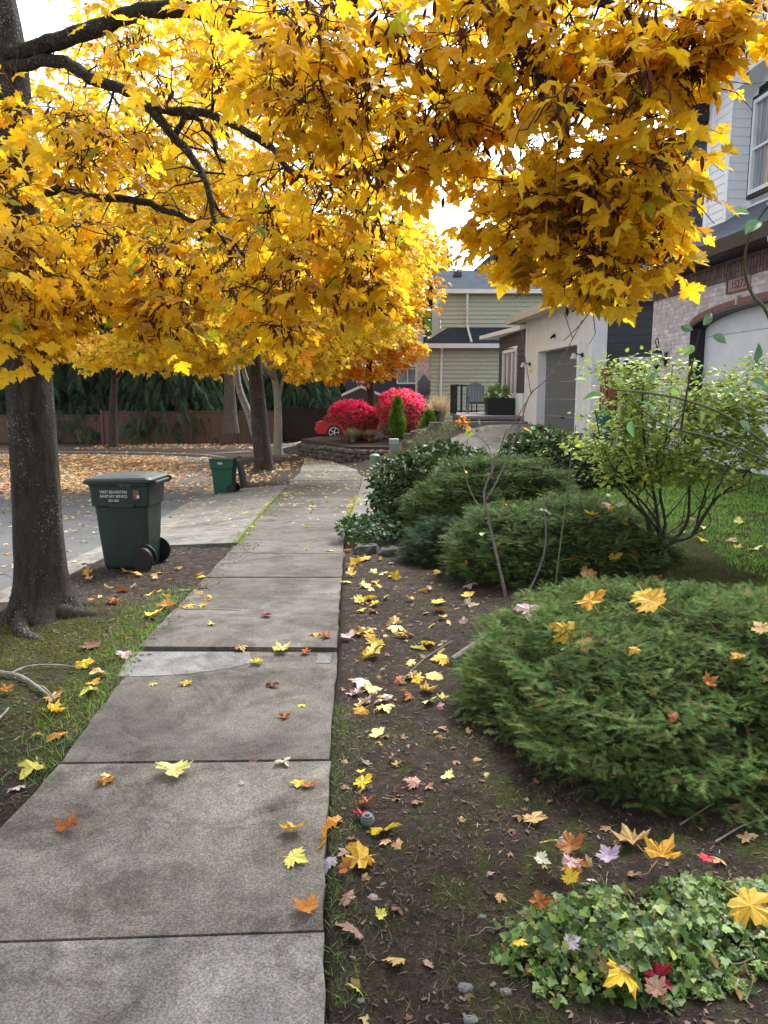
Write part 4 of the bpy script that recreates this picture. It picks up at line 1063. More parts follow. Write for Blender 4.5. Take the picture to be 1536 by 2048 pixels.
# ---- street maples further down
YEL2 = [(.73, .54, .03), (.68, .46, .025), (.78, .64, .12), (.65, .36, .02), (.42, .46, .04)]
def street_tree(name, label, base, trunk_pts, rad, bark, ells, nspray, leaf_n, leaf_size, cols, wts, extra=(), group='yellow street maples', spread=.32, flare=.4, xbark=None):
    t = thing(name, label, 'tree', tuple(base), group)
    b = MB(); P = trunk_mesh(b, trunk_pts, rad, 18, flare, .2, int(abs(base[0] * 10)), 4); b.make('trunk', bark, t, smooth=True)
    limbs = [P[20:]]
    for ex, r_ in extra:
        q = smooth_path(ex, 16); b = MB(); b.tube(q, r_, 8, True, .08); b.make('limb', xbark or bark, t, smooth=True); limbs.append(q[6:])
    top = P[-1]
    for k_ in range(8):
        a = k_ * .785 + rng.random() * .5; e = ells[k_ % len(ells)]; tgt = np.array(e[0]) + np.array(e[1]) * [.6 * math.cos(a), .6 * math.sin(a), .3 * rng.normal()]
        i0 = rng.integers(24, 44); q = smooth_path([P[i0], (P[i0] + tgt) / 2 + [0, 0, .3], tgt], 12); b = MB(); b.tube(q, (rad[-2] * .55, .015), 6, True, .1); b.make('limb', bark, t, smooth=True); limbs.append(q)
    tot = sum(e[2] for e in ells)
    cen = np.vstack([ellip(int(nspray * e[2] / tot), e[0], e[1], .25) for e in ells])
    gw = grow(limbs, cen, leaf_n, leaf_size, MAPLES_FAR, [tuple(np.array(q) * .93) for q in cols], wts, .009, .1, (.1, .8), spread, 0, True, 3)
    mkcrown(t, gw, MAPLES_FAR)
    return t
b2_ = np.array([-3.72, 23.9, float(Hs(-3.72, 23.9)) - .05])
street_tree('maple_tree', 'dark trunked leaning maple with yellow crown standing behind the bright green bin', b2_, [b2_, at(520, 850, 23.9), at(512, 760, 23.9), at(508, 690, 23.9), at(500, 560, 23.9), at(480, 330, 23.9)], [.30, .255, .225, .2, .16, .05], mt_bark,
    [(at(450, 505, 22), (4.0, 3.8, 1.8), 1.2), (at(560, 330, 22), (4.2, 3.6, 2.6), 1.2), (at(300, 450, 20.5), (3.0, 2.8, 3.0), 1), (at(690, 480, 22), (2.6, 2.6, 2.4), .8), (at(360, 200, 20), (3.5, 3.0, 2.2), .9), (at(380, 690, 21), (2.6, 1.8, .5), .35), (at(640, 655, 21), (2.6, 1.8, .75), .55), (at(415, 715, 21.5), (.9, 1.0, .38), .14), (at(610, 715, 22), (1.1, 1.0, .5), .18), (at(250, 715, 20.5), (1.6, 1.2, .28), .16)], 1500, 14, .17, YEL2, [5, 4, 3, 1, .8],
    extra=(([at(528, 935, 24.2), at(500, 835, 24.4), at(478, 775, 24.5), at(468, 700, 24.6), at(440, 620, 24.6)], (.13, .10, .05)), ([at(512, 800, 24), at(490, 750, 24.2), at(480, 690, 24.3)], (.09, .05))), xbark=mt_birch)
b3_ = np.array([-4.66, 33.7, float(zs(33.7)) - .05])
street_tree('maple_tree', 'slim pale trunked maple with yellow crown, farthest along the walk', b3_, [b3_, at(556, 830, 33.7), at(552, 770, 33.7), at(540, 720, 33.7), at(545, 600, 33.7)], [.19, .165, .15, .12, .04], mt_birch,
    [(at(560, 640, 33), (4.4, 3.6, 2.0), 1), (at(640, 560, 33), (3.8, 3.4, 2.6), 1), (at(470, 660, 32), (3.2, 3, 1.3), .6)], 620, 14, .20, YEL2, [3, 3, 4, 1, 2], extra=(([at(556, 800, 33.7), at(566, 760, 33.8), at(574, 720, 33.9)], (.09, .05)),))
b4_ = np.array(at(748, 880, 36)); 
street_tree('maple_tree', 'orange tinged maple behind the taller red bush', b4_, [b4_, at(742, 790, 36), at(738, 745, 36), at(742, 680, 36), at(745, 560, 36)], [.22, .17, .15, .12, .04], mt_limb,
    [(at(740, 640, 35), (2.6, 2.4, 1.8), 1), (at(770, 560, 35), (2.9, 2.6, 2.3), 1.1), (at(810, 510, 34.5), (2.0, 2.0, 1.3), .5), (at(720, 725, 35), (2.0, 1.6, .9), .45), (at(640, 735, 34), (1.6, 1.4, .7), .25), (at(800, 700, 35), (1.2, 1.2, .7), .2), (at(660, 690, 34), (2.0, 1.6, 1.0), .4)], 560, 14, .20, [(.70, .44, .03), (.64, .30, .014), (.72, .50, .05), (.55, .22, .012)], [4, 2, 3, 1])
b5_ = np.array([-14.2, 37.4 + 3, -1.25])
street_tree('maple_tree', 'pale yellow maple across the street in front of the brown fence', b5_, [b5_, b5_ + [.1, 0, 2], b5_ + [.3, 0, 4], b5_ + [.4, 0, 7]], [.25, .2, .16, .05], mt_bark,
    [(at(200, 560, 36), (6.0, 3.6, 2.8), 1), (at(120, 380, 36), (6.2, 3.6, 3.6), 1), (at(230, 700, 33), (4.6, 2.0, .55), .5), (at(60, 640, 35), (3.5, 2.5, 1.8), .5), (at(350, 90, 35), (4, 3, 3.0), .8)], 1000, 14, .21, [(.76, .55, .11), (.70, .44, .05), (.66, .34, .03)], [4, 3, 1])

# ---- dark conifers behind the fence
def conifer(x, y, z, h, r, seed, label, nb=900, ntri=1):
    t = thing('conifer_tree', label, 'tree', (x, y, z), 'conifers behind the fence')
    b = MB(); b.tube([(x, y, z), (x, y, z + h)], (r * .09 + .08, .02), 10); b.make('trunk', mt_cedar, t)
    hh = rng.random(nb) ** 1.15; a = rng.random(nb) * 2 * math.pi; rad = r * (1 - hh) ** .75
    L, D, N = [], [], []
    for q, aa, rr in zip(hh, a, rad):
        m = int(4 + 9 * rr / r)
        for f in np.linspace(.25, 1, m):
            d = np.array([math.cos(aa), math.sin(aa), 0]); p = np.array([x, y, z + .8 + (h - .8) * q]) + d * rr * f + [0, 0, .5 * math.sin(f * 2.4) - .75 * f * f * (.6 + rr * .15)]
            sd = np.cross(d, [0, 0, 1]) * (1 if rng.random() < .5 else -1)
            L.append(p); D.append(d * .5 + sd * (.5 * rng.random()) + [0, 0, -.55 - .5 * rng.random()]); N.append([d[0] * .4, d[1] * .4, 1])
    n = len(L); L = np.array(L) + .12 * rng.normal(size=(n, 3))
    V, F_, Cc = scatter(SPRIG, L, np.array(D), np.array(N) + .4 * rng.normal(size=(n, 3)), .55 + .5 * rng.random(n), pal(n, [(.045, .085, .05), (.065, .112, .055), (.03, .06, .036), (.09, .135, .06)], [4, 3, 3, 1]))
    mk('crown', V, F_, mt_needle, t, Cc)
def sprig(n=7, seed=0):
    r_ = random.Random(seed); V, T = [], []
    for i in range(n):
        y = i / n; 
        for sx in (-1, 1):
            w_ = .30 * (1 - y * .75) * (.7 + .5 * r_.random()); b = len(V)
            V += [(0, y - .02, 0), (0, y + .07, 0), (sx * w_, y + .16 + .1 * r_.random(), -.10 * r_.random() - .06)]; T.append((b, b + 1, b + 2))
    return np.array(V), np.array(T)
SPRIG = [sprig(7, 1), sprig(6, 2), sprig(8, 3)]
for i, (px, Y, h, r_, lb) in enumerate([(40, 52, 14, 4.2, 'dark conifer behind the fence, nearest the left edge'), (150, 49.5, 15, 4.0, 'dark conifer with boughs drooping over the low end of the fence'), (255, 51, 16, 4.2, 'dark conifer behind the fence with drooping boughs above the closed bin'), (350, 49, 15, 4.0, 'dark conifer behind the fence between closed bin and open bin'), (440, 52, 15, 4.0, 'dark conifer behind the fence above the open bin'), (-70, 50, 15, 4.4, 'dark conifer past the left end of the fence')]):
    q = at(px, 880, Y); conifer(q[0], Y, -1.3, h, r_, i, lb)
for i, (px, Y, h, r_, lb) in enumerate([(600, 52, 8, 3.4, 'bushy dark evergreen behind the fence, left of the red bushes'), (690, 58, 9, 3.6, 'dark evergreen behind the rounder red bush')]):
    q = at(px, 880, Y); conifer(q[0], Y, -1.2, h, r_, i + 9, lb, 800)
q = at(462, 866, 44.5)
t = thing('cedar_tree', 'bare grey cedar trunk standing in front of the brown fence', 'tree', tuple(q))
b = MB(); trunk_mesh(b, [q, at(460, 800, 44.5), at(458, 740, 44.5), at(456, 600, 44.5), at(456, 300, 44.5)], [.42, .33, .27, .2, .05], 14, .35, .5, 5); b.make('trunk', mt_cedar, t, smooth=True)
hh = 500; L = np.array([at(456 + 130 * rng.normal(), 620 - 330 * rng.random(), 44.5 + 1.2 * rng.normal()) for _ in range(hh)])
V, F_, Cc = scatter(SPRIG, L, rng.normal(size=(hh, 3)) * [1, 1, .3] - [0, 0, .8], rng.normal(size=(hh, 3)) * .3 + [0, 0, 1], .8 + .5 * rng.random(hh), pal(hh, [(.025, .05, .028), (.04, .07, .03)], [1, 1])); mk('crown', V, F_, mt_needle, t, Cc)
# leafy trees far behind the green house
def far_tree(name, label, c, r_, n, size, cols, wts, base):
    t = thing(name, label, 'tree', tuple(base), 'trees behind the houses')
    b = MB(); b.tube([base, (base[0], base[1], c[2])], (.25, .08), 8); b.make('trunk', mt_cedar, t)
    L = ellip(n, c, r_, .45); L = L + .35 * np.stack([vnoise(L[:, 0], L[:, 2], .8, 3), vnoise(L[:, 1], L[:, 2], .8, 4), vnoise(L[:, 0], L[:, 1], .8, 5)], 1) * np.array(r_)
    keep = vnoise(L[:, 0] * 1.0, L[:, 2] * 1.0, .9, 8) > -.22; L = L[keep]; n = len(L)
    V, F_, Cc = scatter(OVALS, L, rng.normal(size=(n, 3)) - [0, 0, .5], rng.normal(size=(n, 3)) * .6 + [0, 0, 1], size * (.6 + .8 * rng.random(n)), pal(n, cols, wts)); mk('crown', V, F_, mt_green, t, Cc)
YG_ = [(.20, .24, .03), (.30, .30, .04), (.10, .15, .025), (.40, .36, .05)]
c = at(835, 640, 66); far_tree('deciduous_tree', 'yellow green leafy tree rising behind the blue house', c, (4.6, 4, 6.4), 9000, .42, YG_, [4, 3, 2, 2], (c[0], 66, -1.2))
c = at(760, 720, 60); far_tree('deciduous_tree', 'low green tree over the blue house roof', c, (5, 4, 4.0), 5000, .42, YG_, [3, 1, 4, .5], (c[0], 60, -1.2))
c = at(1075, 470, 62); conifer(c[0], 62, -.5, 19, 2.6, 77, 'tall thin conifer rising behind the green house roof', 900)
for px, Y, h, lb in ((200, 75, 24, 'tall far conifer above the fence conifers, leftmost of the tall ones'), (330, 80, 27, 'tallest far conifer showing through the gap in the yellow leaves'), (520, 78, 22, 'far conifer behind the yellow maple crowns')):
    q = at(px, 860, Y); conifer(q[0], Y, -1.3, h, 5.5, 5, lb, 700)

# ---- brown board fence
def fence(label, Y, px0, px1, ztop, zb, mat, group=None):
    x0, x1 = at(px0, 850, Y)[0], at(px1, 850, Y)[0]; t = thing('wood_fence', label, 'fence', ((x0 + x1) / 2, Y, zb))
    n = max(1, round((x1 - x0) / 2.4)); st = (x1 - x0) / n
    for i in range(n):
        mb = MB(); a = x0 + i * st
        nb = 16
        for j in range(nb):
            w_ = st / nb; mb.box((a + (j + .5) * w_, Y + .01 * (random.random() - .5), (ztop + zb) / 2 + .01 * random.random()), (w_ * .47, .012, (ztop - zb) / 2))
        mb.box((a + st / 2, Y - .02, ztop + .02), (st / 2 - .05, .05, .025)); mb.box((a + st / 2, Y - .03, ztop - .25), (st / 2 - .06, .02, .05)); mb.box((a + st / 2, Y - .03, zb + .25), (st / 2 - .06, .02, .05))
        mb.make('board_panel', mat, t)
    for i in range(n + 1):
        mb = MB(); mb.box((x0 + i * st, Y - .03, (ztop + zb) / 2 + .05), (.06, .06, (ztop - zb) / 2 + .08)); mb.make('post', mat, t)
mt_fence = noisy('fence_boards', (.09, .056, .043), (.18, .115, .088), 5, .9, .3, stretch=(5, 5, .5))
fence('brown board fence, lower stretch left of the cedar trunk', 46.5, -60, 204, .32, -1.45, mt_fence)
fence('brown board fence, taller stretch running behind the maple trunks', 46.0, 205, 560, .55, -1.45, mt_fence)
fence('dark board fence left of the red car', 47.5, 562, 700, .72, -1.35, noisy('dark_fence_boards', (.022, .018, .016), (.05, .04, .034), 5, .9, .3, stretch=(5, 5, .5)))  # boards coloured darker than the two brown stretches

# ================================================================== shrubs and beds
YEWS = []
def yew_sprig(n=9, seed=0, wd=.23):
    r_ = random.Random(seed); V, T = [], []
    V += [(-.012, 0, 0), (.012, 0, 0), (0, 1, -.10)]; T.append((0, 1, 2))
    for i in range(n):
        y = .06 + .9 * i / n
        for sx in (-1, 1):
            ln = wd * (.75 + .4 * r_.random()) * (1 - .45 * (i / n)); b = len(V); yy = y + .04 * r_.random()
            V += [(sx * .01, yy - .024, -.10 * yy * yy), (sx * .01, yy + .024, -.10 * yy * yy), (sx * ln, yy + ln * (.55 + .3 * r_.random()), -.10 * yy * yy + .10 * (r_.random() - .35))]
            T.append((b, b + 1, b + 2))
    return np.array(V), np.array(T)
YS = [yew_sprig(12, 1), yew_sprig(11, 2, .28), yew_sprig(12, 3, .2), yew_sprig(10, 4, .26)]
def mound(c, r, seed, lump=.16, p=2.4, pp=2.0, nu=60, nv=26, zmin=-.15):
    """a lumpy spreading mound: returns vertices, faces, and a sampler of surface points with normals"""
    V = []
    for j in range(nv + 1):
        ph = math.pi * .5 * (1 - j / nv * 1.15)
        for i in range(nu):
            a = 2 * math.pi * i / nu
            d = np.array([math.cos(a) * math.cos(ph), math.sin(a) * math.cos(ph), math.sin(ph)])
            V.append(d)
    V = np.array(V)
    den = (np.abs(V[:, 0]) ** pp + np.abs(V[:, 1]) ** pp) ** (p / pp) + np.abs(V[:, 2]) ** p
    k_ = den ** (-1 / p)
    rad = 1 + lump * 2 * vnoise(V[:, 0] * 2 + V[:, 2], V[:, 1] * 2 - V[:, 2] * 1.5, 1.4, seed) + lump * .9 * vnoise(V[:, 0] * 2 - V[:, 2] * 2, V[:, 1] * 2, 3.6, seed + 3)
    P = np.array(c) + V * (k_ * rad)[:, None] * np.array(r)
    F_ = [(j * nu + i, j * nu + (i + 1) % nu, (j + 1) * nu + (i + 1) % nu, (j + 1) * nu + i) for j in range(nv) for i in range(nu)]
    return P, F_
def sample_faces(P, F_, n):
    P = np.asarray(P); F_ = np.asarray(F_); A, B_, C_, D_ = P[F_[:, 0]], P[F_[:, 1]], P[F_[:, 2]], P[F_[:, 3]]
    cr = np.cross(B_ - A, D_ - A) + np.cross(D_ - C_, B_ - C_); ar = np.linalg.norm(cr, axis=1); q = rng.choice(len(F_), n, p=ar / ar.sum())
    u, v = rng.random((2, n, 1)); pts = A[q] * (1 - u) * (1 - v) + B_[q] * u * (1 - v) + C_[q] * u * v + D_[q] * (1 - u) * v
    nn = nrm(cr[q]); cen = P.mean(0); fl = np.sum(nn * (pts - cen), 1) < 0; nn[fl] *= -1
    return pts, nn
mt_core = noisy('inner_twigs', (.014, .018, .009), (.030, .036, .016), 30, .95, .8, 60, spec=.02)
def yew(label, c, r, seed, n, size, cols=None, wts=None, pp=2.0):
    z0 = float(Hb(c[0], c[1])) - .05
    t = thing('yew_shrub', label, 'shrub', (c[0], c[1], z0), 'spreading yew shrubs on the bank')
    P, F_ = mound(c, r, seed, .13, 2.4, pp)
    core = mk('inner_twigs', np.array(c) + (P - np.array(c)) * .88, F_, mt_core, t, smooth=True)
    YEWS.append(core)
    pts, nn = sample_faces(P, F_, n); keep = pts[:, 2] > z0 - .02; pts, nn = pts[keep], nn[keep]; n = len(pts)
    lay = .055 * np.sin(pts[:, 2] * 46 + 3 * vnoise(pts[:, 0], pts[:, 1], 3, seed))   # tiers of boughs
    depth = rng.random(n) ** 1.8 * .11
    L = pts - nn * depth[:, None] + nn * lay[:, None] * .7
    hor = nn * [1, 1, .25] + .55 * rng.normal(size=(n, 3)) * [1, 1, .35]
    D = nrm(hor) + [0, 0, .12]
    D[nn[:, 2] > .75] += rng.normal(size=(int((nn[:, 2] > .75).sum()), 3)) * [1, 1, .1]
    N = np.array([0, 0, 1.0]) + .28 * rng.normal(size=(n, 3)) + nn * .45
    cols = cols or [(.085, .145, .038), (.12, .195, .05), (.05, .09, .028), (.19, .27, .08), (.24, .15, .07)]
    V, Fq, Cc = scatter(YS, L, D, N, size * (.7 + .6 * rng.random(n)), pal(n, cols, wts or [4, 3.5, 3.2, 1.2, .5]))
    mk('foliage', V, Fq, mt_needle, t, Cc)
    return t
yew('large flat topped yew spreading nearest the camera with yellow leaves on top', (1.86, 3.74, .05), (1.30, 1.10, .50), 3, 42000, .062, None, None, 3.0)
yew('dark yew behind the bare rose cane, middle one of the spreading yews', (1.46, 6.55, .10), (.95, .85, .56), 8, 14000, .076, [(.08, .135, .04), (.115, .18, .05), (.048, .085, .03), (.16, .23, .075)], [4, 3, 3, 1])
yew('darker yew touching the broadleaf shrub beside the walk, farthest of the spreading yews', (1.25, 8.55, .15), (.92, .85, .74), 14, 13000, .08, [(.08, .135, .04), (.115, .18, .05), (.048, .085, .03), (.16, .23, .075)], [4, 3, 3, 1])
yew('small dark yew tucked low between its neighbours over the bank', (.62, 7.6, .0), (.36, .5, .34), 21, 2200, .11, [(.035, .07, .03), (.05, .085, .035), (.025, .055, .026)], [4, 3, 3])

def leafy(name, label, cat, c, r, n, size, temps, mat, cols, wts, stems=9, seed=1, shell=.35, group=None, up=.2, stem_mat=None, base=None, gaps=-.3, leaf_name='foliage', core=.0, droop=.2):
    bx, by = (base or c)[:2]; z0 = float(Hb(bx, by)) - .03
    t = thing(name, label, cat, (bx, by, z0), group)
    if stems:
        b = MB()
        for k_ in range(stems):
            tg = np.array(c) + unit(1)[0] * np.array(r) * [.75, .75, .6] + [0, 0, r[2] * .2]
            b.tube(smooth_path([(bx + .05 * rng.normal(), by + .05 * rng.normal(), z0), (np.array([bx, by, z0]) * .5 + tg * .5) + .1 * rng.normal(size=3) * np.array(r), tg], 9), (.012, .004), 5, False, .1)
        b.make('stems', stem_mat or mt_twig, t)
    if core:
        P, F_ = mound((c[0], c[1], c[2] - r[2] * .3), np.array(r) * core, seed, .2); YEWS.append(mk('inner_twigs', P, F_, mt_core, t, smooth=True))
    L = ellip(n, c, r, shell); L = L[(vnoise(L[:, 0] + L[:, 2], L[:, 1] - L[:, 2], 3.0 / max(r), seed) > gaps) & (L[:, 2] > z0 + .03)]
    L = L + .16 * np.array(r) * np.stack([vnoise(L[:, 1], L[:, 2], 5, seed), vnoise(L[:, 0], L[:, 2], 5, seed + 1), vnoise(L[:, 0], L[:, 1], 5, seed + 2)], 1) * 2
    n = len(L); out_ = nrm((L - np.array(c)) / np.array(r))
    D = out_ * .8 + .7 * rng.normal(size=(n, 3)) + [0, 0, up - droop]; N = np.array([0, 0, 1.0]) + .5 * rng.normal(size=(n, 3)) + out_ * .5
    V, F_, Cc = scatter(temps, L, D, N, size * (.6 + .8 * rng.random(n)), pal(n, cols, wts)); mk(leaf_name, V, F_, mat, t, Cc)
    return t
DKG = [(.032, .068, .022), (.05, .095, .028), (.07, .125, .036), (.10, .165, .05)]
leafy('broadleaf_shrub', 'dark glossy broadleaf shrub bulging over the walk edge', 'shrub', (.80, 9.9, .27), (.98, .85, .68), 8500, .06, OVALS, mt_gloss, DKG, [3, 4, 3, 1], 10, 4, .55, core=.78)
leafy('broadleaf_shrub', 'low glossy sprigs creeping onto the concrete at the foot of the broadleaf shrub', 'shrub', (-.18, 9.1, .02), (.42, .5, .16), 700, .05, OVALS, mt_gloss, [(.06, .13, .04), (.04, .09, .03)], [1, 1], 5, 6, .2)
leafy('broadleaf_shrub', 'rounded green shrub with yellow maple leaves caught on top, before the grey garage door', 'shrub', (2.15, 10.7, .70), (.56, .6, .46), 3300, .065, OVALS, mt_gloss, [(.05, .10, .025), (.075, .14, .035), (.11, .17, .05), (.035, .07, .02)], [3, 4, 2, 2], 9, 9, .5, core=.75)
leafy('boxwood_shrub', 'dark clipped round bush behind the light green shrub', 'shrub', (2.86, 10.1, .62), (.62, .6, .42), 5200, .034, OVALS, mt_gloss, [(.018, .04, .016), (.03, .055, .02), (.045, .075, .028)], [4, 3, 1], 6, 11, .7, core=.86)
# light green airy shrub on crooked bare legs
LS = (2.22, 6.2)
z0 = float(Hb(*LS)) - .02
ls = thing('light_green_shrub', 'airy light green shrub on crooked bare legs beside the lawn', 'shrub', (LS[0], LS[1], z0))
st = MB(); ends = []
legs = [[(1310, 1110), (1322, 1075), (1300, 1040), (1275, 1000), (1262, 930), (1225, 850), (1210, 760)], [(1312, 1108), (1345, 1085), (1385, 1070), (1400, 1020), (1420, 960), (1450, 900), (1490, 820)], [(1310, 1105), (1320, 1060), (1290, 1010), (1240, 960), (1205, 890), (1190, 820)],
        [(1312, 1106), (1330, 1050), (1320, 980), (1330, 890), (1340, 800), (1345, 730)], [(1345, 1085), (1375, 1040), (1380, 960), (1395, 880), (1400, 790)], [(1320, 1075), (1310, 1000), (1290, 900), (1285, 800), (1290, 740)], [(1385, 1070), (1430, 1000), (1480, 960), (1530, 900)], [(1300, 1040), (1250, 990), (1215, 950), (1180, 930)]]
limbs = []
for k_, lg in enumerate(legs):
    P = smooth_path([np.array(at(px, py, LS[1] + .28 * math.sin(k_ * 2.1) * (i / 5))) for i, (px, py) in enumerate(lg)], 26); P[0][2] = min(P[0][2], z0 + .25)
    st.tube(P, (.017, .008, .004), 6, False, .2); limbs.append(P[10:])
    for _ in range(3):
        i0 = int(rng.integers(4, 16)); Q_ = smooth_path([P[i0], P[i0] + [.10 * rng.normal(), .10 * rng.normal(), .18], P[i0] + [.28 * rng.normal(), .22 * rng.normal(), .5 + .2 * rng.random()]], 9); st.tube(Q_, (.006, .0025), 4, False, .2); limbs.append(Q_[3:])
st.tube([(LS[0], LS[1], z0 - .05), at(1311, 1100, LS[1])], (.035, .026), 7)
st.make('stems', m_bark('shrub_bark', (.03, .028, .02), (.09, .085, .06), (1, 1, .5), 0, 40), ls)
cen = np.vstack([cl_px(160, 1300, 860, 6.2, 130, 120, .5), cl_px(105, 1420, 810, 6.2, 110, 90, .5), cl_px(90, 1250, 900, 6.2, 100, 80, .45), cl_px(90, 1370, 920, 6.2, 110, 60, .4), cl_px(60, 1290, 760, 6.2, 120, 50, .4), cl_px(50, 1440, 880, 6.2, 90, 80, .4), cl_px(85, 1510, 800, 6.2, 80, 90, .4), cl_px(60, 1520, 890, 6.3, 60, 60, .4)])
tw, L, D, N, Sc, _, _, _ = grow(limbs, cen, 17, .047, OVALS, [(1, 1, 1)], [1], .0028, .05, (-.1, .5), .13)
tw.make('twigs', noisy('green_twig', (.06, .065, .03), (.12, .13, .06), 20), ls)
V, F_, Cc = scatter(OVALS, L, D, N, Sc, pal(len(L), [(.32, .42, .07), (.42, .50, .09), (.22, .34, .07), (.52, .52, .10), (.16, .29, .11)], [4, 3, 3, 1, 1.5])); mk('foliage', V, F_, mt_green, ls, Cc)
# large-leaved plant reaching in from the right edge
bp = thing('large_leaved_shrub', 'arching stems with big blue green leaves reaching in from the right edge', 'shrub', (2.75, 4.7, float(Hb(2.75, 4.7))))
st = MB(); limbs = []
for lg in ([(1640, 960, 4.6), (1536, 890, 4.6), (1450, 830, 4.6), (1370, 800, 4.65), (1290, 785, 4.7), (1230, 780, 4.75)], [(1640, 980, 4.6), (1536, 925, 4.6), (1440, 880, 4.6), (1330, 850, 4.7), (1260, 800, 4.8)], [(1640, 1010, 4.6), (1570, 760, 4.4), (1536, 630, 4.3), (1505, 590, 4.25), (1490, 540, 4.2), (1496, 480, 4.15), (1530, 420, 4.1), (1570, 380, 4.1)]):
    P = smooth_path([at(*q) for q in lg], 26); st.tube(P, (.011, .005), 6, False, .05); limbs.append(P)
st.tube([(2.75, 4.7, float(Hb(2.75, 4.7)) - .05), at(1640, 970, 4.6)], .014, 6)
st.make('stems', noisy('green_cane', (.06, .07, .03), (.12, .13, .07), 20), bp)
L, D, S2 = [], [], []
for px, py, Y, dx, dz, s_ in [(1205, 790, 4.75, -.8, -.1, .13), (1180, 765, 4.75, -1, .25, .11), (1262, 840, 4.7, .2, -1, .12), (1235, 865, 4.7, .0, -1, .12), (1285, 800, 4.7, .8, -.5, .12), (1300, 765, 4.7, .2, .3, .11), (1345, 780, 4.65, .8, -.4, .11), (1400, 820, 4.6, .3, -.9, .10), (1240, 775, 4.7, -.4, .7, .10), (1445, 790, 4.6, .6, .4, .12), (1500, 760, 4.5, .7, -.3, .13), (1510, 720, 4.4, .3, .7, .12), (1520, 440, 4.1, -.7, -.6, .12), (1536, 400, 4.1, .2, -.9, .12), (1500, 425, 4.1, -.9, .1, .10), (1536, 470, 4.15, .6, -.9, .11), (1390, 690, 4.6, -.6, -.5, .10), (1408, 650, 4.6, .4, .6, .10), (1425, 670, 4.6, .8, -.5, .10), (1385, 660, 4.6, -.7, .3, .09), (1480, 840, 4.6, .5, -.7, .1), (1330, 830, 4.7, .3, -.8, .1)]:
    L.append(at(px, py, Y)); D.append((dx, .3 * rng.normal(), dz)); S2.append(s_)
n = len(L); V, F_, Cc = scatter([oval(.30, .5, .25, 7), oval(.26, .9, .2, 7), oval(.33, .2, .35, 7)], L, D, np.array([0, -.5, .8]) + .6 * rng.normal(size=(n, 3)), np.array(S2) * .95, pal(n, [(.13, .25, .12), (.18, .32, .10), (.10, .20, .11), (.24, .38, .10)], [2, 1.5, 1, 1])); mk('leaves', V, F_, mt_green, bp, Cc)
st = MB(); P = smooth_path([at(1362, 860, 4.65), at(1378, 760, 4.62), at(1400, 660, 4.6)], 10); st.tube(P, (.006, .004), 5); st.make('stems', mt_twig, bp)

# bare rose canes rising between the yews
rc = thing('rose_cane', 'bare purplish rose cane forking between the big yew and the dark yews', 'plant', tuple(drop(*at(1020, 1235, 5.3)[:2])[0]), 'rose canes')
st = MB()
for lg, r0 in (([(1020, 1260), (1012, 1195), (1000, 1140), (985, 1075), (975, 1030), (968, 985), (985, 940), (1000, 900), (1012, 860)], (.013, .010, .008, .004)),
               ([(975, 1030), (950, 1000), (935, 965), (928, 930), (935, 880)], (.006, .003)), ([(972, 1000), (1000, 950), (1040, 850), (1060, 790), (1110, 740), (1165, 640)], (.006, .003)),
               ([(1020, 1250), (1050, 1200), (1085, 1120), (1092, 1060), (1088, 1010), (1105, 985)], (.008, .004)), ([(1020, 860), (1055, 800), (1065, 780)], (.004, .002)), ([(985, 940), (975, 890), (940, 860)], (.004, .002)), ([(1062, 788), (1048, 700), (1040, 640)], (.003, .002))):
    st.tube(smooth_path([at(px, py, 5.3) for px, py in lg], 20), r0, 6, False, .1)
st.make('stems', noisy('rose_bark', (.10, .075, .07), (.24, .20, .20), 30, .7), rc)
n = 14; V, F_, Cc = scatter(OVALS, [at(px, py, 5.3) for px, py in [(935, 850), (925, 845), (940, 862), (1062, 735), (945, 870), (990, 905), (965, 1065), (1010, 870), (1045, 855), (930, 940), (960, 850), (1085, 905), (1052, 765), (1040, 830)]], rng.normal(size=(n, 3)), rng.normal(size=(n, 3)) * .6 + [0, 0, 1], .035 + .03 * rng.random(n), pal(n, [(.60, .32, .04), (.5, .17, .03), (.2, .32, .06)], [2, 1, 2])); mk('leaves', V, F_, mt_green, rc, Cc)
gc = thing('rose_cane', 'thin green upright cane right of the forking bare cane', 'plant', tuple(drop(*at(1110, 1190, 5.2)[:2])[0]), 'rose canes')
st = MB(); st.tube(smooth_path([at(1108, 1200, 5.2), at(1118, 1110, 5.2), at(1132, 1000, 5.2), at(1140, 930, 5.2), at(1152, 850, 5.2)], 16), (.007, .003), 6, False); st.tube(smooth_path([at(1135, 980, 5.2), at(1160, 930, 5.2), at(1180, 900, 5.2)], 8), (.004, .002), 5, False); st.make('stems', noisy('green_cane2', (.08, .12, .04), (.14, .18, .07), 20), gc)

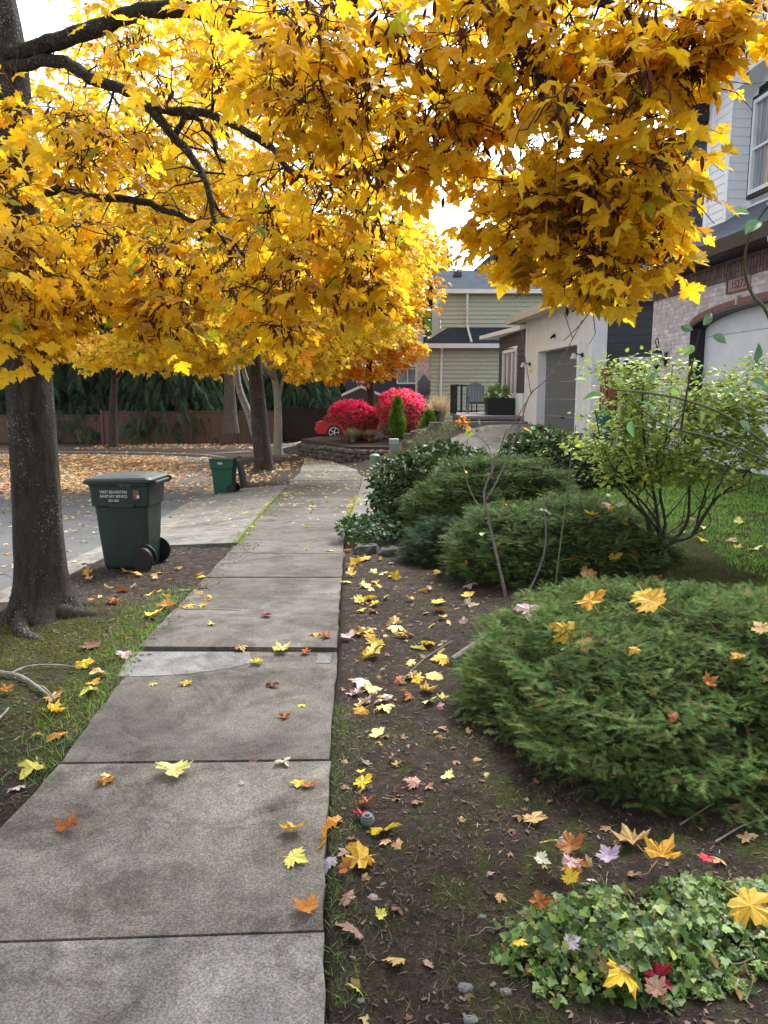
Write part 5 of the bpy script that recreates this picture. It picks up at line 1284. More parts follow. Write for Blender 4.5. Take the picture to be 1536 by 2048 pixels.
# ivy at the lower right
def ivy():
    n = 2900; L, D, N = [], [], []
    while len(L) < n:
        px, py = 980 + 640 * rng.random(), 1770 + 260 * rng.random()
        e = ((px - 1330) / 400) ** 2 + ((py - 1885) / 120) ** 2 + 1.5 * float(vnoise(px, py, .011, 3)) + .9 * float(vnoise(px, py, .03, 5))
        if e > 1 or rng.random() < (e - .45) * .9: continue
        h_, nn = hit(px, py)
        if h_ is None: continue
        hh = .012 + .085 * max(0, 1 - e) * rng.random()
        L.append(np.array(h_) + [0, 0, hh]); D.append([rng.normal(), rng.normal() - .8, -.3 + .3 * rng.random()]); N.append(np.array([0, -.4, 1]) + .7 * rng.normal(size=3))
    return np.array(L), np.array(D), np.array(N)
def ivy_leaf(seed):
    r_ = random.Random(seed); pts = [(0, .06), (.28, -.08), (.42, .1), (.62, .3), (.36, .42), (.34, .6), (0, 1), (-.34, .6), (-.36, .42), (-.62, .3), (-.42, .1), (-.28, -.08)]
    V = [(x, y, -.12 * (x * x + y * y) + .12 * abs(x) + .04 * r_.random()) for x, y in pts]; V.append((0, .35, -.02)); m = len(pts)
    return np.array(V), np.array([(i, (i + 1) % m, m) for i in range(m)])
L, D, N = ivy(); n = len(L)
V, F_, Cc = scatter([ivy_leaf(i) for i in range(4)], L, D, N, .024 * (.4 + 1.15 * rng.random(n) ** 1.3), pal(n, [(.11, .20, .045), (.17, .27, .06), (.06, .11, .032), (.32, .36, .08), (.24, .14, .05)], [4, 3.5, 3, 1.2, .5], .22))
stuff(mk('ivy', V, F_, mt_green, None, Cc), 'patch of light green ivy trailing over the soil', 'ivy')

st = MB()
for k_ in range(26):
    px, py = 990 + 560 * rng.random(), 1790 + 190 * rng.random(); P = []; a_ = rng.random() * 6.28
    for i in range(7):
        h_, _ = hit(min(px, 1600), min(py, 2046))
        if h_ is None: break
        P.append(np.array(h_) + [0, 0, .008 + .03 * rng.random()]); px += 24 * math.cos(a_) ; py += 13 * math.sin(a_); a_ += .5 * rng.normal()
    if len(P) > 3: st.tube(smooth_path(P, 14), (.0026, .0015), 4, False)
stuff(st.make('ivy_stems', noisy('ivy_stem', (.12, .08, .05), (.26, .19, .12), 20)), 'thin brown runners of the ivy patch', 'ivy')
# ---- planted bed with stacked stone wall, red bushes and the rest of the green house's garden
bed = MB()
bp_ = [(-3.45, 32.2), (-1.3, 28.5), (.5, 27.6), (1.7, 25.5), (2.2, 25.6), (2.2, 27), (6, 28), (6, 34.4), (-2.6, 34.4)]
top = [(x, y, -.33 + .04 * (y - 28) * .4 + .12 * max(0, x)) for x, y in bp_]
bed.prism([(x, y, z) for x, y, z in top], (0, 0, -1.2)); struct(bed.make('planting_bed', noisy('bed_mulch', (.03, .022, .018), (.09, .06, .045), 9, .95, .5)))
mt_stone = noisy('stacked_stone', (.045, .038, .032), (.20, .175, .15), 7, .95, .8, 30)
sw = thing('stone_wall', 'low dry stacked dark stone wall round the planted bed', 'wall', (-1.3, 28.5, -.9))
st = MB()
def rock(mb, c, r, seed=0):
    r_ = random.Random(seed); V, F_ = [], []; n, m = 8, 5
    for j in range(m + 1):
        ph = math.pi * (j / m - .5)
        for i in range(n):
            a = 2 * math.pi * i / n; k_ = .85 + .35 * r_.random()
            d = np.array([math.cos(a) * math.cos(ph), math.sin(a) * math.cos(ph), math.sin(ph)]); d = np.sign(d) * np.abs(d) ** .7
            V.append(np.array(c) + d * np.array(r) * k_)
    F_ = [(j * n + i, j * n + (i + 1) % n, (j + 1) * n + (i + 1) % n, (j + 1) * n + i) for j in range(m) for i in range(n)]
    mb.add(V, F_)
for (ax, ay), (bx_, by_) in zip([(-3.55, 32.2), (-1.35, 28.4), (.5, 27.45)], [(-1.35, 28.4), (.5, 27.45), (1.75, 25.4)]):
    ln = math.hypot(bx_ - ax, by_ - ay)
    for row in range(4):
        q = random.random() * .2
        while q < ln:
            w_ = .16 + .2 * random.random(); t = q / ln
            rock(st, (ax + (bx_ - ax) * t, ay + (by_ - ay) * t, -1.0 + row * .165 + .03 * random.random() + .12 * max(0, ax) * 1), (w_ * .55, .16, .095), int(q * 1000) + row); q += w_
st.make('stones', mt_stone, sw)
RED = [(.82, .04, .22), (.88, .13, .32), (.62, .015, .07), (.66, .13, .18), (.48, .15, .14)]
def red_bush(label, px, py, Y, rx, rz, n, wts, seed):
    c = at(px, py, Y); t = thing('burning_bush', label, 'shrub', (c[0], Y, -.2), 'red burning bushes')
    b = MB(); tips = []
    for k_ in range(26):
        d = unit(1)[0] * [1, 1, .5]; d[2] = abs(d[2]) + .15; tg = c + d * [rx * .85, rx * .8, rz * .9]
        b.tube(smooth_path([(c[0] + .2 * rng.normal(), Y + .15 * rng.normal(), -.25), (c + tg) / 2 + [0, 0, -.25 * rz], tg], 7), (.02, .006), 4, False)
    b.make('stems', mt_twig, t)
    L = ellip(n, c, (rx, rx * .9, rz), .55); L = L + np.array([rx, rx, rz]) * .22 * np.stack([vnoise(L[:, 0], L[:, 2], 3, seed), vnoise(L[:, 1], L[:, 2], 3, seed), vnoise(L[:, 0], L[:, 1], 3, seed)], 1)
    L = L[(L[:, 2] > -.1) & ((L[:, 2] > c[2] - rz * .12) | (L[:, 0] > c[0] - (.1 if px < 760 else .8) * rx))]; m = len(L); o_ = nrm(L - c)
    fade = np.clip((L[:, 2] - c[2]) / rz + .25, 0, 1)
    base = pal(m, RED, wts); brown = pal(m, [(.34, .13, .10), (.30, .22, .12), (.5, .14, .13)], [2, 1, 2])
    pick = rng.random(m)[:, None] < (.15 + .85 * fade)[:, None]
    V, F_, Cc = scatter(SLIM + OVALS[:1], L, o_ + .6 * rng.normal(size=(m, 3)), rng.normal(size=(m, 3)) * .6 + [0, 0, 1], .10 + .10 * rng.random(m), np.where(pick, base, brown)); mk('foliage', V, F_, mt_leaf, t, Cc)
red_bush('bright crimson dome shaped bush overhanging the red car', 704, 840, 31.0, 1.02, .72, 5200, [4, 4, 2, 1, .5], 3)
red_bush('taller crimson bush with fading pink base beside the pale grass', 802, 828, 30.5, .96, .92, 5200, [3, 4, 2, 3, 2], 7)
def grass_clump(name, label, cat, base, h, n, spread, col1, wd=.02, group=None, plume=False):
    t = thing(name, label, cat, tuple(base), group); V, F_, Cc = [], [], []
    for _ in range(n):
        a = rng.random() * 6.28; ln = h * (.6 + .5 * rng.random()); o_ = np.array([math.cos(a), math.sin(a), 0]); s_ = np.array([-o_[1], o_[0], 0]) * wd; p0 = np.array(base) + o_ * spread * .15 * rng.random()
        bend = spread * (.2 + .9 * rng.random()); b = len(V)
        for f in (0, .5, 1): V += [p0 + o_ * bend * f * f + [0, 0, ln * (f - .28 * f * f * bend / h)] - s_ * (1 - .85 * f), p0 + o_ * bend * f * f + [0, 0, ln * (f - .28 * f * f * bend / h)] + s_ * (1 - .85 * f)]
        F_ += [(b, b + 1, b + 3, b + 2), (b + 2, b + 3, b + 5, b + 4)]; Cc += [pal(1, *col1)[0]] * 6
    mk('blades', V, F_, mt_litter if not plume else mt_green, t, np.array(Cc))
    return t
q = at(880, 850, 27.5); grass_clump('ornamental_grass', 'pale straw plume of ornamental grass beside the taller red bush', 'ornamental grass', (q[0], 27.5, q[2] - .15), 1.25, 900, .55, ([(.62, .52, .36), (.52, .42, .27), (.35, .27, .16)], [3, 2, 1]), .012, 'ornamental grasses')
q = at(706, 876, 29.8); grass_clump('sage_grass', 'grey green tuft in the bed right of the car wheel', 'ornamental grass', (q[0], 29.8, -.22), .55, 420, .42, ([(.30, .33, .17), (.40, .38, .22), (.22, .27, .16)], [2, 1, 2]), .014, 'ornamental grasses')
q = at(740, 876, 29.9); grass_clump('sage_grass', 'russet and grey tuft in the middle of the stone walled bed', 'ornamental grass', (q[0], 29.9, -.22), .5, 420, .45, ([(.34, .20, .12), (.36, .34, .2), (.26, .28, .2)], [2, 1, 1]), .014, 'ornamental grasses')
q = at(766, 870, 29.8); leafy('lavender_shrub', 'small round blue green shrub left of the tall arborvitae', 'shrub', (q[0], 29.8, .10), (.26, .26, .36), 900, .05, SLIM, mt_green, [(.12, .22, .18), (.18, .28, .22)], [1, 1], 4, 3, .4)
def arbor(label, px, py, Y, w_, h):
    q = at(px, py, Y); t = thing('arborvitae', label, 'conifer', tuple(q), 'young arborvitae'); n = 1500
    b = MB(); b.tube([q - [0, 0, .2], q + [0, 0, h * .8]], (.03, .01), 6); b.make('trunk', mt_twig, t)
    f = rng.random(n); prof = np.where(f < .3, .72 + .28 * f / .3, 1 - ((f - .3) / .7) ** 1.25) * w_ * (.65 + .35 * rng.random(n)); a = rng.random(n) * 6.28
    lobes = 1 + .28 * np.sin(3 * a + 9 * f)
    L = q + np.stack([prof * lobes * np.cos(a), prof * lobes * np.sin(a), f * h], 1); D = np.stack([np.cos(a) * .5, np.sin(a) * .5, np.full(n, 1.0)], 1) + .3 * rng.normal(size=(n, 3))
    V, F_, Cc = scatter(YS, L, D, rng.normal(size=(n, 3)), .16 + .08 * rng.random(n), pal(n, [(.10, .20, .025), (.16, .28, .035), (.05, .12, .02)], [3, 2, 2])); mk('foliage', V, F_, mt_green, t, Cc)
arbor('bright green narrow arborvitae in front of the taller red bush', 795, 874, 29.0, .26, 1.38)
arbor('bright green arborvitae in front of the black pot', 857, 892, 25.4, .27, 1.05)

# ---- car, pots, chairs and pedestals
def red_car():
    t = thing('parked_car', 'red parked car with silver wheels half hidden by the crimson bush', 'car', (-.75, 35.0, -.40)); X0, Y0, Z0 = -3.05, 35.0, -.40
    prof = [(0, .42), (.02, .62), (.10, .78), (.55, .86), (.75, .88), (1.35, 1.22), (1.9, 1.34), (2.5, 1.33), (3.15, .98), (3.3, .94), (4.1, .82), (4.4, .62), (4.45, .40), (4.40, .24), (.10, .24)]
    b = MB(); secs = []
    for yy, k_ in ((-.86, .90), (-.82, .96), (-.6, 1.0), (.6, 1.0), (.82, .96), (.86, .90)):
        secs.append([(X0 + 2.2 + (x - 2.2) * (.985 if abs(yy) > .84 else 1), Y0 + (yy if z < .9 else yy * (.97 - .22 * (z - .9) / .45)), Z0 + (z if z < .5 else .5 + (z - .5) * k_)) for x, z in prof])
    loft(b, secs); b.make('body', M('red_car_paint', (.52, .012, .02), .22, .1, .6), t, bevel=.03)
    for sy in (-1, 1):
        b = MB(); b.prism([(X0 + x, Y0 + sy * (.80 if z < 1 else .66), Z0 + z) for x, z in ((.95, .93), (1.42, 1.19), (1.92, 1.27), (2.5, 1.26), (3.0, .99))], (0, sy * .02, 0)); b.make('side_glass', mt_dglass, t)
    for x in (.85, 3.55):
        for sy in (-1, 1):
            b = MB(); ax = ([1, 0, 0], [0, 0, 1], [0, sy, 0]); c = (X0 + x, Y0 + sy * .80, Z0 + .32)
            b.lathe([(.22, -.1), (.31, -.1), (.32, -.06), (.32, .06), (.30, .085), (.23, .085)], c, 26, ax); wh = b.make('wheel', mt_blackp, t)
            b = MB(); b.lathe([(.23, .05), (.235, .088), (.205, .09), (.20, .06)], c, 24, ax)
            for q in range(5):
                a = q * 1.257; d = np.array([math.cos(a), 0, math.sin(a)]); b.box(np.array(c) + [0, sy * .08, 0] + d * .11, (.10, .012, .022), (d, [0, 1, 0], np.cross(d, [0, 1, 0])))
            b.lathe([(.045, .06), (.045, .095), (.03, .10)], c, 12, ax); b.make('rim', M('silver_rim', (.62, .62, .64), .3, .8), wh)
    b = MB(); b.box((X0 + .05, Y0 - .62, Z0 + .70), (.06, .22, .055)); b.make('tail_light', M('tail_light', (.30, .01, .012), .15), t)
    b = MB(); b.box((X0 + .0, Y0, Z0 + .38), (.03, .8, .06)); b.make('bumper_trim', mt_blackp, t)
    b = MB(); b.box((X0 + .03, Y0 - .78, Z0 + .46), (.02, .05, .05)); b.make('reflector', mt_white, t)
red_car()
mt_ped = m_plastic('pale_green_metal', (.19, .27, .20)); mt_ped2 = m_plastic('grey_green_metal', (.22, .28, .27))
q = at(750, 938, 23.6); q[2] = float(zs(23.6)) - .05
pd = thing('utility_pedestal', 'squat pale green utility pedestal with domed lid beside the walk', 'utility box', tuple(q), 'utility pedestals')
b = MB(); b.lathe([(.155, -.05), (.155, .50)], q, 24); b.make('base', mt_ped, pd, smooth=False)
b = MB(); b.lathe([(.165, .42), (.165, .56), (.15, .60), (.10, .635), (.02, .65)], q, 24); b.make('lid', mt_ped, pd)
q = at(788, 932, 24.2); q[2] = float(zs(24.2)) + .08
pd = thing('utility_pedestal', 'taller grey green utility post beside the squat domed one', 'utility box', tuple(q), 'utility pedestals')
b = MB(); loft(b, [[(q[0] + x, q[1] + y, q[2] + z) for x, y in rrect(.145, .13, .05)] for z in (-.1, .85)]); b.make('post', mt_ped2, pd)
b = MB(); loft(b, [[(q[0] + x * s_, q[1] + y * s_, q[2] + z) for x, y in rrect(.155, .14, .05)] for z, s_ in ((.80, 1), (.93, 1), (.955, .93), (.96, .7))]); b.make('cap', m_plastic('pale_cap', (.36, .42, .41)), pd)
q = at(862, 860, 27.0); b = thing('plant_pot', 'large black pot in front of the ornamental grass', 'pot', tuple(q))
m_ = MB(); m_.lathe([(.20, -.3), (.24, 0), (.32, .42), (.34, .60), (.36, .62), (.36, .66), (.31, .66), (.30, .55)], q, 22); m_.make('pot', mt_blackp, b)
def adirondack(label, x, y, z):
    t = thing('adirondack_chair', label, 'chair', (x, y, z), 'porch chairs'); m = m_paint('chair_paint', (.17, .19, .24))
    b = MB()
    for i in range(6): xx = x - .24 + i * .096; b.prism([(xx - .04, y + .18, z + .33), (xx + .04, y + .18, z + .33), (xx + .045, y + .42, z + 1.0 - .016 * (i - 2.5) ** 2), (xx - .045, y + .42, z + 1.0 - .016 * (i - 2.5) ** 2)], (0, .02, 0))
    b.make('backrest', m, t)
    b = MB()
    for i in range(5): b.box((x, y - .28 + .11 * i, z + .38 - .018 * i), (.27, .05, .01))
    b.make('seat', m, t)
    for sx in (-1, 1):
        b = MB(); b.box((x + sx * .33, y - .08, z + .55), (.06, .36, .012)); b.make('armrest', m, t)
        b = MB(); b.box((x + sx * .31, y - .32, z + .27), (.015, .05, .27)); b.make('leg', m, t)
        b = MB(); b.prism([(x + sx * .29, y - .34, z + .36), (x + sx * .29, y + .5, z + .05), (x + sx * .29, y + .5, z), (x + sx * .29, y - .34, z + .28)], (.02, 0, 0)); b.make('leg', m, t)
adirondack('slate blue slatted wooden porch chair beside the black planter box', 3.02, 25.3, .98)
b = thing('planter_box', 'square black planter box on the porch boards', 'planter', (3.45, 23.3, .98)); m_ = MB(); loft(m_, [[(3.45 + x * s_, 23.3 + y * s_, .98 + z) for x, y in rrect(.42, .3, .04)] for z, s_ in ((0, .92), (.5, 1), (.5, .9), (.44, .88))]); m_.make('box', mt_blackp, b)
leafy('porch_plant', 'green leafy plant growing in the black planter box', 'plant', (3.4, 23.3, 1.6), (.35, .25, .22), 160, .14, OVALS, mt_green, [(.12, .22, .05), (.2, .3, .06)], [1, 1], 0, 2, .1)
q = at(925, 846, 21.0); leafy('canna_plant', 'orange and red leaved plant at the foot of the porch steps', 'plant', (q[0], 21.0, q[2] + .05), (.13, .12, .15), 40, .10, SLIM + OVALS[:1], mt_leaf, [(.75, .28, .03), (.7, .1, .05), (.65, .4, .05)], [3, 1, 1], 0, 2, .1, up=.7)
for px, py, Y, lb in ((1222, 760, 14.6, 'terracotta red slatted screen against the charcoal side wall'),):
    x0, x1 = at(1200, 760, 15.6)[0], at(1232, 760, 15.6)[0]; t = thing('wood_screen', lb, 'screen', (x0, 15.6, .7)); m = noisy('red_wood', (.24, .07, .035), (.36, .12, .06), 8, .8)
    b = MB(); zt = at(1216, 736, 15.6)[2]
    for i in range(6): b.box((x0 + (i + .5) * (x1 - x0) / 6, 15.6, (zt + .6) / 2), ((x1 - x0) / 12 - .006, .012, (zt - .6) / 2))
    b.make('slats', m, t); b = MB()
    for z in (.95, zt - .15): b.box(((x0 + x1) / 2, 15.63, z), ((x1 - x0) / 2, .015, .03))
    b.make('rail', m, t)
q = at(1222, 880, 14.9); b = thing('storage_tub', 'teal green bin seen between the leaves beside the charcoal wall', 'bin', tuple(q)); m_ = MB(); loft(m_, [[(q[0] + x * s_, 14.9 + y * s_, q[2] + z) for x, y in rrect(.26, .22, .05)] for z, s_ in ((-.3, .85), (.5, 1))]); m_.make('body', m_plastic('teal_plastic', (.01, .13, .12)), b)
m_ = MB(); loft(m_, [[(q[0] + x * s_, 14.9 + y * s_, q[2] + z) for x, y in rrect(.28, .24, .05)] for z, s_ in ((.5, 1), (.54, 1), (.57, .8))]); m_.make('lid', m_plastic('teal_lid', (.01, .11, .10)), b)

# ================================================================== what lies on the ground
BV2 = bvh_of(walk_objs + YEWS)
def mesh_of(name, tv, tf, mat):
    me = bpy.data.meshes.new(name); me.from_pydata([tuple(v) for v in tv], [], [tuple(int(i) for i in f) for f in tf]); me.materials.append(mat); return me
FALLEN = [mesh_of('fallen_leaf', *t_, mt_fallen) for t_ in (maple(.12, .10, .08, 31, .7), maple(.35, -.08, .12, 32, .6), maple(-.25, .22, .14, 33, .6, asym=.1), maple(.95, .35, .2, 34, .5, asym=-.1), maple(-.6, .15, .24, 35, .7), maple(.5, .5, .2, 36, .4, asym=.15))]
COLS = dict(y=(.68, .48, .04), py=(.74, .68, .24), gy=(.56, .55, .11), g=(.58, .33, .04), o=(.46, .18, .025), ob=(.34, .12, .025), t=(.50, .33, .13), b=(.14, .06, .03), p=(.52, .36, .36), l=(.40, .33, .37), w=(.52, .47, .38), r=(.42, .015, .03), dr=(.22, .008, .02), pb=(.30, .17, .13))
n_leaf = [0]
def put_leaf(px, py, w_px, c, label, group, lift=.006, tilt=.25, var=None, yaw=None, jit=.08, face=0):
    h_, nn = hit(px, py, BV2)
    if h_ is None: return None
    dist = (h_ - Vector(CAMP)).length
    sc = w_px * dist / F_PX / 1.38
    o = bpy.data.objects.new('maple_leaf', FALLEN[var if var is not None else int(rng.integers(0, 6))]); C.objects.link(o)
    if face: nn = (Vector((0, 0, .75)) + (Vector(CAMP) - h_).normalized() * face).normalized()
    nn = (nn + Vector(tilt * rng.normal(size=3))).normalized()
    if nn.z < .15: nn.z = .3; nn.normalize()
    a = rng.random() * 6.283 if yaw is None else yaw
    x = Vector((math.cos(a), math.sin(a), 0)); y = nn.cross(x).normalized(); x = y.cross(nn)
    m = Matrix((x, y, nn)).transposed().to_4x4()
    o.matrix_world = Matrix.Translation(h_ + nn * (lift + .10 * sc)) @ m @ Matrix.Scale(sc, 4)
    cc = np.clip(np.array(COLS[c]) * (1 + jit * rng.normal()) * (1 + .04 * rng.normal(size=3)), .004, .9); o.color = (*cc, 1)
    tag(o, label, 'fallen leaf', group); n_leaf[0] += 1
    return o
GW, GS, GY, GI, GM = 'leaves fallen on the walk', 'leaves fallen on the soil bank', 'leaves caught on the big yew', 'leaves in and around the ivy', 'leaves on the mossy strip'
for px, py, w_, c, lb in [
    (345, 1540, 78, 'py', 'pale yellow maple leaf with long stem lying across the walk joint'), (213, 1570, 40, 'o', 'orange maple leaf under a yellow one left of the stemmed pale leaf'), (220, 1556, 30, 'py', 'small yellow leaf lying on top of an orange leaf on the walk'),
    (132, 1668, 54, 'ob', 'lone brown maple leaf on the wide pale slab near the moss'), (588, 1662, 54, 'g', 'golden maple leaf on the walk just above a pale green one'), (578, 1718, 58, 'gy', 'pale yellow green maple leaf on the walk near its right edge'),
    (620, 1830, 60, 'o', 'large orange maple leaf at the end of the nearest walk joint'), (600, 1567, 32, 'y', 'small yellow leaf by the right edge just past the stemmed leaf'), (562, 1525, 38, 'w', 'whitish leaf lying in the walk joint'), (508, 1521, 28, 'pb', 'curled tan scrap of leaf in the walk joint beside a whitish one'),
    (520, 1327, 34, 'y', 'yellow leaf at the right end of the grey mortar patch'), (553, 1307, 46, 'py', 'flat pale yellow leaf on the lip of the lifted slab'), (478, 1293, 32, 't', 'tan curled leaf standing on the lip of the lifted slab'), (630, 1268, 30, 'y', 'yellow leaf beside a rust one at the corner of the lifted slab'),
    (660, 1275, 32, 'ob', 'rust brown leaf at the right corner of the lifted slab'), (540, 1375, 32, 'b', 'dark brown shrivelled leaf below the grey mortar patch'), (600, 1411, 20, 'y', 'tiny yellow leaf right of the dark shrivelled leaf'), (303, 1371, 24, 'gy', 'small yellow leaf below the mortar patch, left one of a pair'),
    (373, 1372, 30, 'y', 'small yellow leaf below the mortar patch, right one of a pair'), (417, 1250, 22, 'gy', 'small yellow leaf alone on the lifted slab'), (540, 1233, 30, 'dr', 'dark red curled leaf on the lifted slab'), (605, 1308, 28, 'ob', 'brown leaf in front of the lifted slab near its right end'),
    (570, 1432, 28, 'ob', 'thin brown sliver of leaf on the mid slab'), (405, 1185, 36, 't', 'tan leaf standing on the left edge of the walk past the tree'), (488, 1567, 22, 'w', 'small pale leaf scrap right of the stemmed leaf'), (620, 1578, 36, 'ob', 'reddish stalk of a leaf below a small yellow leaf')]:
    put_leaf(px, py, w_, c, lb, GW, .003, .12)
for px, py, w_, c, lb in [
    (762, 1676, 70, 'y', 'bright yellow maple leaf above a big golden one on the bank'), (738, 1722, 80, 'g', 'big golden maple leaf on the bank close to the walk'), (660, 1693, 56, 'g', 'orange gold leaf half over the walk edge'), (676, 1650, 54, 'o', 'rusty orange leaf touching the walk edge'),
    (668, 1722, 44, 'l', 'pale lilac leaf underside beside the walk edge'), (690, 1750, 44, 'ob', 'curled rust brown leaf left of the big golden leaf'), (656, 1768, 32, 'w', 'white leaf underside at the walk edge below the lilac leaf'), (727, 1618, 40, 'ob', 'orange brown leaf lying on a red one beside the ribbed ball'),
    (722, 1634, 32, 'r', 'bright red leaf beside the ribbed grey ball'), (733, 1577, 48, 'y', 'yellow leaf on the soil above the ribbed ball'), (722, 1553, 22, 'y', 'small yellow leaf above a larger yellow one on the soil'), (835, 1572, 42, 'pb', 'dusty pink brown leaf alone on the dark soil'), (893, 1558, 34, 'py', 'folded pale yellow leaf near the left foot of the big yew'),
    (705, 1805, 44, 'pb', 'greyish pink crumpled leaf below the big golden leaf'), (748, 1792, 24, 'p', 'small pink leaf underside below the big golden leaf'), (763, 1842, 30, 'gy', 'small yellow green leaf among sparse grass'), (712, 1875, 54, 'pb', 'flat pinkish brown leaf on the sparse grass'), (805, 1932, 54, 't', 'tan gold leaf standing on edge on the bare soil'),
    (697, 1983, 58, 'gy', 'pale lemon leaf nearest the bottom edge beside the walk'), (760, 1475, 38, 'py', 'cream yellow leaf on the soil between walk and big yew'), (735, 1385, 48, 'py', 'pale yellow leaf over a pinkish one on the bank'), (725, 1390, 40, 'p', 'pinkish leaf under a pale yellow one on the bank'), (752, 1306, 50, 'py', 'broad pale yellow leaf by the lifted slab'),
    (725, 1268, 50, 'y', 'broad yellow leaf on a heap right of the lifted slab'), (702, 1282, 40, 'p', 'pink leaf underside in the heap right of the lifted slab'), (800, 1247, 44, 't', 'tan yellow leaf right of the leaf heap on the bank'), (850, 1184, 30, 'y', 'bright yellow upright leaf on the bank near the dark yews'), (885, 1304, 26, 't', 'tan leaf near the weathered log'),
    (1066, 1652, 56, 't', 'tan brown leaf leaning on the front skirt of the big yew'), (1146, 1684, 44, 'l', 'small lilac leaf on dark soil before the big yew'), (1276, 1702, 76, 't', 'large tan maple leaf with stem on dark soil before the big yew'), (992, 1797, 30, 't', 'small tan leaf left of the ivy'), (1500, 1592, 50, 'g', 'golden leaf under the skirt of the yew at the right edge'), (815, 1392, 46, 'ob', 'rust brown crumpled leaf right of the pale yellow leaf on the bank')]:
    put_leaf(px, py, w_, c, lb, GS, .012, .3)
for px, py, w_, c, lb in [
    (1130, 1302, 72, 'y', 'bright yellow maple leaf facing the camera on the big yew'), (1205, 1250, 70, 'g', 'deep golden maple leaf lying on the big yew top'), (1282, 1212, 62, 'y', 'yellow maple leaf farthest back of the large ones on the big yew'), (1332, 1245, 74, 'g', 'golden orange maple leaf right of the others on the big yew top'), (1056, 1250, 54, 'p', 'pinkish grey leaf on the left shoulder of the big yew'),
    (1165, 1172, 46, 't', 'long tan leaf scrap at the back rim of the big yew'), (985, 1378, 38, 'o', 'orange leaf caught on the left side of the big yew'), (950, 1394, 42, 'g', 'orange gold leaf caught at the left rim of the big yew'), (962, 1416, 28, 't', 'tan leaf below the orange ones on the left rim of the yew'), (1175, 1308, 44, 't', 'tan folded leaf touching the bright yellow leaf on the yew'),
    (1282, 1342, 30, 'g', 'small golden leaf on the face of the big yew'), (1478, 1366, 34, 'g', 'small golden leaf standing on the right part of the yew'), (1410, 1405, 34, 'ob', 'rust leaf stuck in the right face of the yew'), (1520, 1302, 40, 't', 'tan gold leaf at the right end of the yew top'), (1365, 1465, 26, 'ob', 'small rust leaf low on the right face of the yew')]:
    put_leaf(px, py, w_, c, lb, GY, .125, .2, face=.6)
for px, py, w_, c, lb in [
    (1240, 1985, 72, 'y', 'bright yellow maple leaf with stem below the ivy'), (1292, 1965, 58, 'dr', 'deep red leaf beside the bright yellow leaf below the ivy'), (1478, 1832, 92, 'g', 'big golden tan leaf lying on the right part of the ivy'), (1325, 1782, 76, 'g', 'tall golden brown leaf standing up at the back of the ivy'), (1162, 1745, 60, 'ob', 'rust orange leaf behind the ivy'), (1098, 1754, 52, 'y', 'yellow leaf at the back left corner of the ivy'),
    (1062, 1762, 38, 'w', 'cream leaf at the back left corner of the ivy'), (1228, 1766, 50, 'l', 'lilac white leaf lying on the back of the ivy'), (1172, 1774, 38, 'y', 'yellow leaf standing in the ivy beside the lilac leaf'), (1075, 1832, 42, 'ob', 'orange brown leaf sunk in the left part of the ivy'), (1132, 1784, 44, 'p', 'pinkish leaf flat on the ivy near its back'), (1182, 1832, 24, 'w', 'small cream leaf scrap in the middle of the ivy'),
    (1146, 1926, 38, 'l', 'lilac leaf hanging at the front of the ivy'), (1046, 1940, 38, 'y', 'yellow leaf at the front left corner of the ivy'), (1396, 1776, 32, 'r', 'small red leaf at the back right of the ivy'), (1332, 2030, 50, 'pb', 'brown leaf at the bottom edge below the ivy'), (1205, 1960, 46, 't', 'tan leaf scrap left of the bright yellow leaf below the ivy'), (1150, 1760, 52, 'o', 'orange leaf lying under the rust one behind the ivy')]:
    put_leaf(px, py, w_, c, lb, GI, .10 if py < 1900 else .07, .3, face=.3)
for px, py, w_, c, lb in [
    (78, 1540, 58, 'gy', 'pale yellow green leaf at the walk edge left side, nearest one on the moss'), (125, 1476, 54, 'o', 'orange brown leaf at the left edge of the walk'), (93, 1426, 46, 'y', 'yellow leaf on the moss below a tan one'), (110, 1405, 42, 't', 'tan orange leaf at the end of the fallen branch'), (166, 1337, 46, 'y', 'yellow leaf on the bright moss above a cluster'), (192, 1385, 42, 'gy', 'yellow leaf at the walk edge beside the moss cluster'), (205, 1352, 38, 't', 'tan leaf in the cluster by the mortar patch'),
    (68, 1477, 24, 'gy', 'tiny yellow leaf left of the orange brown leaf'), (186, 1300, 46, 'b', 'brown leaf on the moss near the trunk roots'), (8, 1390, 30, 'o', 'orange leaf at the left edge on the moss'), (325, 1216, 40, 'o', 'orange leaf at the walk edge right of the trunk roots'), (305, 1238, 44, 'y', 'yellow leaf at the walk edge below an orange one'), (42, 1582, 38, 'w', 'whitish leaf on dark soil at the left'), (247, 1312, 38, 'p', 'pinkish tan leaf beside the end of the mortar patch'), (185, 1372, 34, 'g', 'golden leaf on top of the moss cluster')]:
    put_leaf(px, py, w_, c, lb, GM, .012, .25)
WORDS = dict(y='yellow', py='pale yellow', gy='lemon yellow', g='golden', o='orange', ob='rust brown', t='tan', b='dark brown', p='pinkish', l='lilac', w='cream', pb='pink brown', r='red', dr='dark red')
def rand_leaves(n, region, cols, wts, size, surface, group, lift=.01, tilt=.3):
    k_ = 0
    while k_ < n:
        px, py = region()
        c = cols[rng.choice(len(cols), p=np.array(wts) / sum(wts))]
        h_, nn = hit(px, py, BV2)
        if h_ is None: continue
        w_ = size * (.6 + .7 * rng.random()) * F_PX / (h_ - Vector(CAMP)).length
        if put_leaf(px, py, w_, c, 'small ' + WORDS[c] + ' maple leaf ' + surface, group, lift, tilt): k_ += 1
def reg(cx, cy, sx, sy): return lambda: (cx + sx * (rng.random() * 2 - 1), cy + sy * (rng.random() * 2 - 1))
